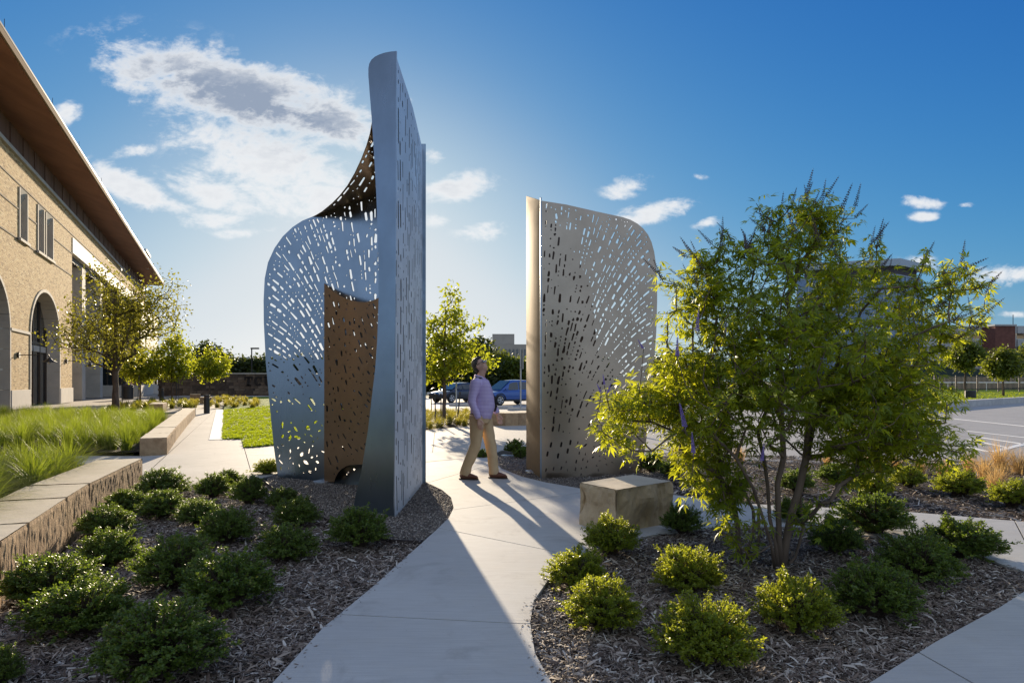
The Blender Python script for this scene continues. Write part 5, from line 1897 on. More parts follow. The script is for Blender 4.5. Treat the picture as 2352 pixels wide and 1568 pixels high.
# limestone base, piers, string courses
for (s0, s1) in ((1.65, 5.23), (12.53, 16.34)):
    wbox(MB(), s0, s1, 0.0, .98, -.2, .07, .01).build("base_panel", M['limestone'], bl)
    wbox(MB(), s0 - .02, s1 + .02, 3.92, 4.06, -.2, .07).build("string_course", M['limestone'], bl)
GRV = mat("course_groove", (0.10, 0.07, 0.045), 0.9)  # dark strips drawn for thin grooves in the brickwork
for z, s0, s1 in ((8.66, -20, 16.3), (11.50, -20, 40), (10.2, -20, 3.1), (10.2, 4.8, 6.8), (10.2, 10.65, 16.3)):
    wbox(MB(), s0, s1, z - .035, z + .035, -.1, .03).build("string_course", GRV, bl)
for (a, b, z0, z1) in wins:
    f = MB()
    wbox(f, a - .02, a + .12, z0, z1, -.36, .05); wbox(f, b - .12, b + .02, z0, z1, -.36, .05)
    wi = f.build("window", M['limestone'], bl)
    wbox(MB(), a - .15, b + .15, z0 - .14, z0, -.36, .13).build("sill", M['limestone'], wi)
    # sloping head
    vs = [W3(a + .12, z1 + .05, .04), W3(b - .12, z1 + .05, .04), W3(b - .12, z1 - .75, -.32), W3(a + .12, z1 - .75, -.32), W3(a + .12, z1 + .05, -.32), W3(b - .12, z1 + .05, -.32)]
    MB().add(vs, [(0, 1, 2, 3), (0, 4, 5, 1), (4, 3, 2, 5), (0, 3, 4), (1, 5, 2)]).build("window_head", M['limestone'], wi)
    wbox(MB(), a + .12, b - .12, z0, z1 - .5, -.35, -.29).build("pane", M['glass'], wi)
    wbox(MB(), a + .12, a + .22, z0, z1 - .6, -.30, -.24).build("window_frame", M['bronze'], wi)
# white lintel over the recessed front and what is in it
wbox(MB(), 16.32, 63, 10.28, 11.32, -.35, .05).build("lintel", M['white'], bl)
wbox(MB(), 16.3, 63, 9.9, 10.3, -2.6, -.3).build("recess_soffit", M['bronze'], bl)
wbox(MB(), 16.0, 16.3, 0, 10.3, -2.6, -.32).build("return_wall", M['limestone'], bl)
for s in (20.6, 28.6, 53.5, 59.0):
    for k in range(5):
        wbox(MB(), s, s + 1.3, k * 2.0 + .006, min(k * 2.0 + 1.994, 9.9), -1.5, -.12).build("pier_stone", M['limestone'], bl)
cw = MB()
for s in (16.5, 18.4, 22.2, 24.4, 26.6, 30.2, 32.4, 50.5, 52.6, 55.5, 57.5, 61):
    wbox(cw, s - .06, s + .06, 0, 9.9, -2.1, -1.9)
for z in (.1, 3.1, 6.0, 9.8):
    wbox(cw, 16.3, 62, z - .06, z + .06, -2.1, -1.92)
cwo = cw.build("curtain_wall", M['bronze'], bl)
GL2 = glass_mat("sky_glass", (0.05, 0.06, 0.065), 0.03, 1.0)
ss = [16.3, 18.4, 22.2, 24.4, 26.6, 30.2, 32.4, 50.5, 52.6, 55.5, 57.5, 61]
for i in range(len(ss) - 1):
    for z0, z1 in ((.16, 3.04), (3.16, 5.94), (6.06, 9.74)):
        wbox(MB(), ss[i] + .06, ss[i + 1] - .06, z0, z1, -2.03, -1.99).build("pane", GL2, cwo)
# projecting dark bay
bay = wbox(MB(), 33, 50, 4.7, 8.8, -2.6, 2.5).build("bay", mat("bronze_cladding", (0.05, 0.038, 0.03), 0.55, var=.15), bl)
wbox(MB(), 33, 50, 1.05, 4.68, -2.4, 2.3).build("bay_window", M['glass'], bl)
wbox(MB(), 32.9, 50, 0, 1.05, -2.6, 2.5).build("bay_base", M['limestone'], bl)
wbox(MB(), 32.85, 33.9, 1.06, 4.69, -2.6, -1.6).build("bay_pier", M['limestone'], bl)
for o in (-.2, .9, 2.2):
    wbox(MB(), 32.93, 33.02, 1.06, 4.69, o - .05, o + .05).build("mullion", M['bronze'], bl)
# wood band, eave, roof
wbox(MB(), -20, 63.1, 12.78, 12.98, -.4, .12).build("parapet_cap", M['limestone'], bl)
pm = None
k = 0
s = -20.0
while s < 62.8:
    o = wbox(MB(), s + .02, s + 1.18, 12.99, 14.5, -.5, -.30 + (k % 2) * .035).build("wood_panel", M['wood'], bl)
    s += 1.2; k += 1
wbox(MB(), -20, 63, 12.98, 14.5, -.9, -.52).build("panel_backing", M['bronze'], bl)
OV = 1.95; SE = 66.3
wbox(MB(), -22, SE - .05, 14.5, 14.72, -9, OV - .06).build("soffit", M['soffit'], bl)
wbox(MB(), -22, SE, 14.52, 14.80, OV - .055, OV + .02).build("fascia", mat("fascia_trim", (0.34, 0.25, 0.17), 0.95, spec=.05), bl)
wbox(MB(), -22, SE, 14.805, 14.90, -9, OV + .03).build("roof", M['bronze'], bl)
wbox(MB(), SE - .05, SE + .02, 14.52, 14.80, -9, OV - .06).build("fascia", M['bronze'], bl)
wbox(MB(), 62.2, 63.0, 10.0, 14.5, -.9, -.1).build("corner_post", M['wood'], bl)
pent = wbox(MB(), 66, 71, 13, 19.0, -3.2, -.9).build("roof_housing", M['bronze'], bl)
wbox(MB(), 65.6, 71.3, 19.0, 19.35, -3.6, -.1).build("roof_slab", M['white'], bl)
for s in (-6, 2.2, 9, 17, 26, 38):
    MB().tube([W3(s, 14.9, OV - .3), W3(s, 15.8, OV - .3)], .012, 5).build("lightning_rod", M['iron'], bl)
# gooseneck lamps
for (s, lab) in ((2.9, "black gooseneck wall lamp on the brick pier between the two arches"), (14.3, "black gooseneck wall lamp on the brick pier right of the tall arch")):
    t = thing("wall_lamp", lab, "wall lamp", tuple(W3(s, 2.75, .05)), group="black gooseneck wall lamps on brick piers")
    MB().tube([W3(s, 2.75, .02), W3(s, 2.75, .10)], .16, 12).build("mounting_plate", M['black'], t, smooth=False)
    MB().tube([W3(s, 2.75, .05), W3(s, 2.78, .9), W3(s, 2.85, 1.15), W3(s, 2.80, 1.33), W3(s, 2.62, 1.38)], .022, 7).build("arm", M['black'], t, smooth=True)
    MB().lathe([(.05, .22), (.10, .16), (.13, .10), (.34, .0), (.33, -.012), (.12, .08), (.02, .1)], W3(s, 2.42, 1.38), 18).build("lamp_shade", M['black'], t, smooth=True)
    MB().ell(W3(s, 2.40, 1.38), (.07, .07, .10)).build("bulb", glass_mat("bulb_glass", (.5, .5, .48), .1), t, smooth=True)

# ------------------------------------------------------------------ lettered stone wall at the back of the lawn
LW = thing("stone_wall", "long low wall of brown stone courses carrying the dark letters TCU", "wall", (-22, 66, 0))
STN = [mat("wall_stone_" + k, c, .92, var=.25, scale=3, bump=.5, bscale=20) for k, c in (("a", (0.155, 0.105, 0.07)), ("b", (0.105, 0.075, 0.055)), ("c", (0.20, 0.145, 0.10)))]
X0, X1, YW = -34.2, -9.2, 66.0
MB().box(((X0 + X1) / 2, YW + .25, 1.0), (X1 - X0, .4, 2.2)).build("wall_core", STN[1], LW)
sm = {}
z = -.1; row = 0
while z < 2.05:
    hh = (0.26, 0.34, 0.22)[row % 3]
    x = X0 + (row % 2) * .4
    while x < X1 - .3:
        wl_ = rng.choice([.7, .95, 1.3, 1.05])
        key = (wl_, hh)
        if key not in sm:
            sm[key] = [MB().box((0, 0, 0), (wl_ - .03, .2, hh - .025), 0, .012) for _ in range(1)][0]
        mb = sm[key]
        if isinstance(mb, MB):
            sm[key] = []
            for mm in STN:
                me = bpy.data.meshes.new("stone"); me.from_pydata([tuple(v) for v in mb.v], [], mb.f); me.materials.append(mm); sm[key].append(me)
        o = link(bpy.data.objects.new("stone", sm[key][rng.randrange(3)]), LW)
        o.location = (x + wl_ / 2 + 22, -.02 - rng.uniform(0, .05), z + hh / 2)
        x += wl_
    z += hh; row += 1
MB().box(((X0 + X1) / 2, YW + .15, 2.17), (X1 - X0 + .1, .75, .12)).build("coping", M['limestone'], LW)
LT = mat("letter_metal", (0.018, 0.012, 0.012), .5)


def letters(x, y, z0, h, parent):
    """slab-serif letters T C U"""
    w_ = h * .86; t_ = h * .24; d = .10; gap = h * .16
    T = MB()
    T.box((x + w_ / 2, y, z0 + h - t_ * .45), (w_, d, t_ * .9)); T.box((x + w_ / 2, y, z0 + h / 2 - t_ * .2), (t_ * 1.05, d, h - t_ * .5)); T.box((x + w_ / 2, y, z0 + t_ * .3), (w_ * .62, d, t_ * .6))
    T.box((x + t_ * .25, y, z0 + h - t_ * 1.2), (t_ * .5, d, t_ * .8)); T.box((x + w_ - t_ * .25, y, z0 + h - t_ * 1.2), (t_ * .5, d, t_ * .8))
    T.build("letter", LT, parent)
    xc = x + w_ + gap + w_ / 2
    n = 18; out = []; inn = []
    for k in range(n + 1):
        a = R(42) + (R(318) - R(42)) * k / n
        out.append((xc + w_ * .52 * math.cos(a), z0 + h / 2 + h * .5 * math.sin(a))); inn.append((xc + (w_ * .52 - t_) * math.cos(a), z0 + h / 2 + (h * .5 - t_ * .9) * math.sin(a)))
    vs = [(p[0], y - d / 2, p[1]) for p in out + inn] + [(p[0], y + d / 2, p[1]) for p in out + inn]
    m = n + 1; q = 2 * m; fs = []
    for k in range(n):
        fs += [(k, k + 1, m + k + 1, m + k), (q + k, q + m + k, q + m + k + 1, q + k + 1), (k, q + k, q + k + 1, k + 1), (m + k, m + k + 1, q + m + k + 1, q + m + k)]
    fs += [(0, m, q + m, q), (n, q + n, q + m + n, m + n)]
    C = MB().add(vs, fs)
    C.box((xc + w_ * .36, y, z0 + h * .83), (t_ * .55, d, h * .3))
    C.build("letter", LT, parent)
    xu = x + 2 * (w_ + gap)
    U = MB()
    U.box((xu + t_ * .75, y, z0 + h * .62), (t_, d, h * .7)); U.box((xu + w_ - t_ * .75, y, z0 + h * .62), (t_, d, h * .7))
    U.box((xu + t_ * .75, y, z0 + h - t_ * .3), (t_ * 1.7, d, t_ * .6)); U.box((xu + w_ - t_ * .75, y, z0 + h - t_ * .3), (t_ * 1.7, d, t_ * .6))
    n = 10; out = []; inn = []
    for k in range(n + 1):
        a = math.pi + math.pi * k / n
        out.append((xu + w_ / 2 + (w_ / 2 - t_ * .25) * math.cos(a), z0 + h * .34 + h * .34 * math.sin(a))); inn.append((xu + w_ / 2 + (w_ / 2 - t_ * 1.25) * math.cos(a), z0 + h * .34 + (h * .34 - t_) * math.sin(a)))
    vs = [(p[0], y - d / 2, p[1]) for p in out + inn] + [(p[0], y + d / 2, p[1]) for p in out + inn]
    m = n + 1; q = 2 * m; fs = []
    for k in range(n):
        fs += [(k, k + 1, m + k + 1, m + k), (q + k, q + m + k, q + m + k + 1, q + k + 1), (k, q + k, q + k + 1, k + 1), (m + k, m + k + 1, q + m + k + 1, q + m + k)]
    U.add(vs, fs)
    U.build("letter", LT, parent)


letters(-25.8, YW - .16, CH + (HZ - 886) * YW / F, 22 * YW / F, LW)
for px in (540, 586):
    x = (px - CX) / F * YW
    MB().box((x, YW - .1, CH + (HZ - 894) * YW / F), (.32, .08, .12)).build("step_light", M['black'], LW)
structure(MB().prism([(-32, 62.2), (-9, 62.2), (-9, 65.6), (-32, 65.6)], -.11, .02).build("footpath", M['path']))

# wooden screen and low wall at the end of the building
t = thing("wood_screen", "brown wooden slat screen behind the trees at the far end of the brick building", "screen", (-41, 76, 0))
for i in range(18):
    MB().box((-44.0 + i * .33, 76 + i * .06, 1.75), (.28, .05, 3.5)).build("slat", M['soffit'] if i % 3 else M['wood'], t)
t = thing("low_wall", "low pale limestone wall running from the building past the trees", "wall", (-40, 72, 0))
for i in range(5):
    MB().box((-40.9 + i * .72, 72 + i * 1.4, .55), (.55, 1.62, 1.1), -.46).build("wall_panel", M['limestone'], t)

# ------------------------------------------------------------------ far buildings
t = thing("parking_garage", "pale multi-storey parking garage with a brick stair tower", "building", (108, 150, 0))
GAR = mat("garage_concrete", (0.46, 0.45, 0.43), .85, var=.08, scale=.6)
xg0, xg1, yg = 82.0, 140.0, 150.0
for k in range(5):
    zb = .2 + k * 2.95
    for j in range(12):
        xa = xg0 + j * (xg1 - xg0) / 12
        if zb + 1.5 > 14: continue
        MB().box((xa + 2.41, yg + (abs(xa - 112) * .05), zb + .75 - .02), (4.80, .4, 1.62)).build("spandrel_panel", GAR, t)
    for j in range(24 if k < 4 else 0):
        MB().box((xg0 + .4 + j * (xg1 - xg0) / 24, yg + 1.2, zb + 2.2), (.5, .5, 1.5)).build("column", GAR, t)
    MB().box(((xg0 + xg1) / 2, yg + 12, zb + .2), (xg1 - xg0, 21, .35)).build("deck", GAR, t)
MB().box(((xg0 + xg1) / 2, yg + 24, 4.9), (xg1 - xg0, .4, 9.0)).build("rear_wall", mat("garage_inside", (.12, .12, .12), .9), t)
TB = mat("red_brick", (0.16, 0.062, 0.045), .9, var=.2, scale=1.5)
tw_ = MB().box((105.6, yg - 1.6, 6.6), (4.3, 4.5, 13.3)).build("stair_tower", TB, t)
MB().box((105.6, yg - 1.6, 13.4), (4.7, 4.9, .35)).build("tower_cap", GAR, tw_)
MB().tube([(114.5, yg + 6, 11), (114.5, yg + 6, 16.6)], .08, 6).build("lamp_pole", M['black'], t)

t = thing("glass_building", "tall blue glass office building behind the chaste tree", "building", (66, 120, 0))
CW = glass_mat("blue_glass", (0.03, 0.11, 0.26), .05, 1.0)
FRM = mat("curtain_frame", (0.30, 0.36, 0.44), .5, .3)
ROOFB = mat("roof_metal", (0.36, 0.42, 0.48), .5)
c0 = Vector((66.5, 118)); wa = Vector((-.93, .36)); wb = Vector((.80, .60))
hN = 19.8
for (d, L, nx) in ((wa, 16, 8), (wb, 10, 6)):
    nn = Vector((d.y, -d.x)) if Vector((d.y, -d.x)).y < 0 else Vector((-d.y, d.x))
    ang = math.atan2(d.y, d.x)
    fr = MB()
    for i in range(nx + 1):
        p = c0 + d * (L * i / nx)
        fr.box((p.x, p.y, hN / 2), (.16, .22, hN), ang)
    for k in range(8):
        p = c0 + d * (L / 2)
        fr.box((p.x, p.y, k * hN / 7), (L, .20, .22), ang)
    fo = fr.build("curtain_wall", FRM, t)
    for i in range(nx):
        for k in range(7):
            p = c0 + d * (L * (i + .5) / nx) - nn * .04
            MB().box((p.x, p.y, (k + .5) * hN / 7), (L / nx - .17, .05, hN / 7 - .23), ang).build("pane", CW, fo)
ce = c0 + wa * 8 + wb * 5
r0 = [c0 - wa * .9 - wb * .9, c0 + wa * 17 - wb * .9, c0 + wa * 17 + wb * 11, c0 - wa * .9 + wb * 11]
MB().prism([tuple(p) for p in r0], 21.3, 22.5).build("roof", ROOFB, t)
r1 = [c0 + wa * .5 + wb * .5, c0 + wa * 15 + wb * .5, c0 + wa * 15 + wb * 9, c0 + wa * .5 + wb * 9]
MB().prism([tuple(p) for p in r1], 19.9, 21.3).build("attic_wall", mat("attic", (.09, .075, .085), .8), t)
MB().prism([tuple(p) for p in r1], 0, 19.6).build("core", mat("core_dark", (.03, .05, .09), .8), t)

t = thing("campus_building", "pale stone campus building on the horizon behind the walking man", "building", (0, 170, 0))
PB = mat("pale_masonry", (.40, .355, .30), .9, var=.06, scale=.5)
wl_ = MB().box((-.2, 178, 5.3), (9.6, 12, 10.8)).build("wall", PB, t)
MB().box((-2.2, 178, 12.1), (5.6, 9, 2.6)).build("upper_storey", PB, t)
MB().box((3.4, 177.6, 5.0), (6.5, 11, 6.5)).build("brick_wing", TB, t)
for i in range(9):
    MB().box((-4.4 + i * .95, 171.95, 8.6), (.42, .12, 1.7)).build("window", M['glass'], wl_)
t = thing("low_building", "low pale building with a flat roof behind the lettered wall", "building", (-45, 115, 0))
MB().box((-44.5, 118, 2.6), (8.5, 8, 5.2)).build("wall", PB, t)
MB().box((-44.5, 118, 5.25), (9.2, 8.6, .35)).build("roof", M['white'], t)
t = thing("street_lamp", "black shoebox street lamp above the dark trees behind the lettered wall", "street lamp", (-28.6, 75, 0))
MB().tube([(-28.6, 75, 0), (-28.6, 75, 5.0)], .07, 8).build("pole", M['black'], t)
MB().box((-28.25, 75, 5.02), (.85, .3, .16)).build("lamp_head", M['black'], t)

# black steel fence of the playing field, on the right
t = thing("metal_fence", "black steel picket fence behind the verge trees, a field beyond it", "fence", (40, 72, 0))
fx0, fx1 = 33.0, 58.0
for i in range(11):
    MB().box((fx0 + i * 2.5, 72 + i * .3, 1.1), (.12, .12, 1.9)).build("post", M['black'], t)
for z in (.55, 1.9):
    MB().tube([(fx0, 72, z), (fx1, 75, z)], .035, 4).build("rail", M['black'], t)
pk = MB()
n = 170
for i in range(n):
    x = fx0 + (fx1 - fx0) * i / n
    pk.box((x, 72 + 3 * i / n, 1.2), (.03, .03, 1.5))
o = pk.build("picket", M['black'], t); o['kind'] = 'stuff'
t = thing("screen_fence", "tall dark windscreen fence of the courts beyond the picket fence", "fence", (45, 92, 0))
for i in range(9):
    MB().tube([(36 + i * 5, 92, 0), (36 + i * 5, 92, 4.2)], .06, 6).build("post", M['iron'], t)
    if i < 8:
        MB().box((38.5 + i * 5, 92.0, 1.7), (4.9, .03, 2.7)).build("screen_panel", mat("screen_mesh", (.03, .045, .045), .9), t)
MB().tube([(36, 92, 4.1), (76, 92, 4.1)], .05, 6).build("rail", M['black'], t)
t = thing("field_rail", "white rail on the playing field beyond the picket fence", "rail", (44, 80, 0))
MB().tube([(41, 80, 1.25), (62, 80.5, 1.25)], .09, 6).build("rail", M['white'], t)
for i in range(5):
    MB().tube([(42 + i * 4.6, 80 + i * .1, 0), (42 + i * 4.6, 80 + i * .1, 1.2)], .05, 6).build("post", M['white'], t)
for i, (px, py, lab) in enumerate([(2164, 910, "slim black post left of the pale-trunked verge tree"), (2187, 903, "slim black post directly left of the pale-trunked verge tree's mulch ring"), (2246, 902, "slim black post right of the pale-trunked verge tree")]):
    x, y = G(px, py, .3)
    MB().tube([(x, y, .25), (x, y, 1.35)], .035, 6)
    o = MB().tube([(0, 0, 0), (0, 0, 1.05), (0, 0, 1.1)], [.035, .035, .02], 6).build("tree_stake", M['black']); o.location = (x, y, .28)
    tag(o, lab, "stake", "stakes around verge tree")
x, y = G(2229, 914, .3)
o = MB().lathe([(.30, 0), (.33, .02), (.33, .48), (.30, .52)], (0, 0, 0), 14).build("bin", M['black']); o.location = (x, y, .29)
tag(o, "squat black drum standing on the far verge beneath the pale-trunked tree", "drum")


# ------------------------------------------------------------------ street furniture near the plaza
def bollard(px, py, h_, w_, lab):
    x, y = G(px, py)
    r = w_ / F * y / 2; h = h_ / F * y
    t = thing("bollard", lab, "bollard", (x, y, 0), group="black bollard lights")
    MB().lathe([(r, -.05), (r, h * .80), (r * .9, h * .81)], (x, y, 0), 20).build("post", M['black'], t, smooth=True, shade_auto=R(40))
    MB().lathe([(r * .9, h * .81), (r * .9, h * .93)], (x, y, 0), 20).build("louvre", M['iron'], t, smooth=True, shade_auto=R(40))
    MB().lathe([(r, h * .93), (r, h * .985), (r * .9, h)], (x, y, 0), 20).build("cap", M['black'], t, smooth=True, shade_auto=R(40))


bollard(475, 949, 43, 13, "black bollard light at the end of the walk beside the lawn")
bollard(371, 919, 27, 10, "black bollard light behind the bench stones, farther from the lawn")
x, y = G(293, 917)
t = thing("litter_bin", "black litter bin standing beside the trunk of the dark olive tree", "bin", (x, y, 0))
MB().lathe([(.36, 0), (.42, .05), (.42, 1.0), (.40, 1.02)], (x, y, 0), 18).build("body", M['black'], t, smooth=True, shade_auto=R(40))
MB().lathe([(.43, 1.03), (.43, 1.10), (.25, 1.2)], (x, y, 0), 18).build("lid", M['iron'], t, smooth=True, shade_auto=R(40))
x, y = G(512, 907)
t = thing("stone_pedestal", "small stone pedestal with a pale cap in front of the lettered wall", "pedestal", (x, y, 0))
MB().box((x, y, .45), (.8, .8, .9), 0, .02).build("body", STN[0], t)
MB().box((x, y, .95), (.95, .95, .10), 0, .015).build("cap", M['limestone'], t)

for (px, py, h_, lab) in [(1000, 971, 62, "black tree stake in front of the tall young maple, leftmost of its four"), (1013, 966, 58, "black tree stake just left of the tall young maple's trunk"), (1050, 968, 64, "leaning black tree stake right of the tall young maple's trunk"), (991, 955, 46, "black tree stake behind the tall young maple, beside the steel fin"),
                          (404, 921, 42, "black tree stake beside the young maple at the bench stones"), (411, 917, 40, "thin black tree stake right of the young maple at the bench stones"), (470, 908, 36, "black tree stake left of the maple by the bollard"), (489, 908, 36, "black tree stake right of the maple by the bollard"),
                          (281, 926, 58, "black tree stake left of the litter bin"), (316, 925, 60, "leaning black tree stake right of the litter bin")]:
    x, y = G(px, py); h = h_ / F * y
    t = thing("tree_stake", lab, "stake", (x, y, 0), group="black stakes holding young trees")
    ln = rng.uniform(-.04, .06) if "leaning" not in lab else .10
    MB().tube([(x, y, -.1), (x + ln, y, h)], .024, 6).build("shaft", M['black'], t)
    MB().ell((x + ln, y, h + .03), (.035, .035, .045), 8, 6).build("cap", M['iron'], t)

# ground lights set into the gravel
for (px, py, lab) in [(741, 1106, "round recessed ground light in gravel under the pierced face of the tall sculpture"), (1225, 1082, "round recessed ground light in gravel at the right sculpture's folded edge"), (1166, 1046, "flat pale utility cover in the gravel behind the walking man's legs")]:
    x, y = G(px, py)
    t = thing("ground_light", lab, "ground light", (x, y, 0), group="covers set in the gravel")
    MB().lathe([(.13, -.03), (.13, .012), (.105, .016)], (x, y, 0), 24).build("ring", mat("cast_ring", (.5, .5, .5), .4, .8), t, smooth=True, shade_auto=R(30))
    MB().lathe([(.104, .004), (.10, .014), (.02, .016)], (x, y, 0), 24).build("lens", glass_mat("lens_glass", (.35, .38, .4), .15), t, smooth=True)

# curved limestone retaining wall behind the man
t = thing("retaining_wall", "tan limestone retaining wall with a pale top between the walking man and the right sculpture", "wall", (.2, 22.5, 0))
base_pts = [G(1118, 973), G(1131, 976.5), G(1160, 977.5), G(1192, 977), G(1225, 975.5), G(1262, 972)]
for i in range(len(base_pts) - 1):
    a = Vector(base_pts[i]); b = Vector(base_pts[i + 1]); d = (b - a).normalized(); nb = Vector((-d.y, d.x))
    o, top = stone_block("stone", [tuple(a + d * .006), tuple(b - d * .006), tuple(b - d * .006 + nb * 1.1), tuple(a + d * .006 + nb * 1.1)], -.09, .41, (0,), t, 80 + i)
    top.build("sawn_top", M['stone'], o, smooth=True)

# sign posts
GALV = mat("galvanised_steel", (.45, .47, .48), .45, .7)
x, y = G(1196, 946)
t = thing("sign_post", "tall galvanised sign post in front of the blue car, its signs seen edge-on", "sign", (x, y, 0))
MB().tube([(x, y, -.1), (x, y, 2.95)], .035, 8).build("post", GALV, t)
for z, h in ((2.62, .60), (2.15, .34)):
    MB().box((x + .06, y - .02, z), (.32, .012, h), R(-68)).build("sign_plate", GALV, t)
x, y = G(1048, 940)
t = thing("sign_post", "short galvanised post in front of the dark car", "sign", (x, y, 0))
MB().tube([(x, y, -.1), (x, y, 1.38)], .04, 8).build("post", GALV, t)
MB().box((x + .02, y - .03, 1.2), (.20, .012, .3), R(-72)).build("sign_plate", GALV, t)
x, y = G(1153, 1077)
o = MB().box((0, 0, .23), (.045, .045, .56), .3, .006).build("wooden_stake", M['bark_pale']); x, y = G(1148, 1060); o.location = (x - .17, y + .05, -.05)
tag(o, "short wooden stake in the gravel edge behind the walking man's legs", "stake")
for (px, py, lab) in [(1066, 931, "concrete wheel stop in front of the dark car"), (1140, 937, "concrete wheel stop in front of the blue car, partly behind the walking man"), (1207, 941, "concrete wheel stop beside the tall sign post")]:
    x, y = G(px, py)
    o = MB().box((0, 0, .06), (1.8, .18, .15), 0, .03).build("wheel_stop", M['path']); o.location = (x, y, -.03); o.rotation_euler = (0, 0, R(-8))
    tag(o, lab, "wheel stop", "concrete wheel stops in the car park")


for (pa, pb, r_, lab) in [((1432, 1462), (1504, 1500), .017, "thick fallen stick in the mulch beside the largest yellow-green shrub"), ((1722, 1292), (1752, 1322), .006, "thin pale twig lying by the chaste tree's stems"), ((655, 1432), (742, 1402), .007, "thin twig lying in the left mulch bed near the path edge")]:
    a = Vector((*G(*pa, -.01), -.012)); b = Vector((*G(*pb, -.01), .0))
    o = MB().tube([a, a.lerp(b, .35) + Vector((.015, .02, .012)), a.lerp(b, .7) + Vector((-.01, .01, .008)), b], [r_, r_ * .9, r_ * .8, r_ * .5], 7).build("fallen_stick", M['bark_pale'], None, True)
    tag(o, lab, "stick")


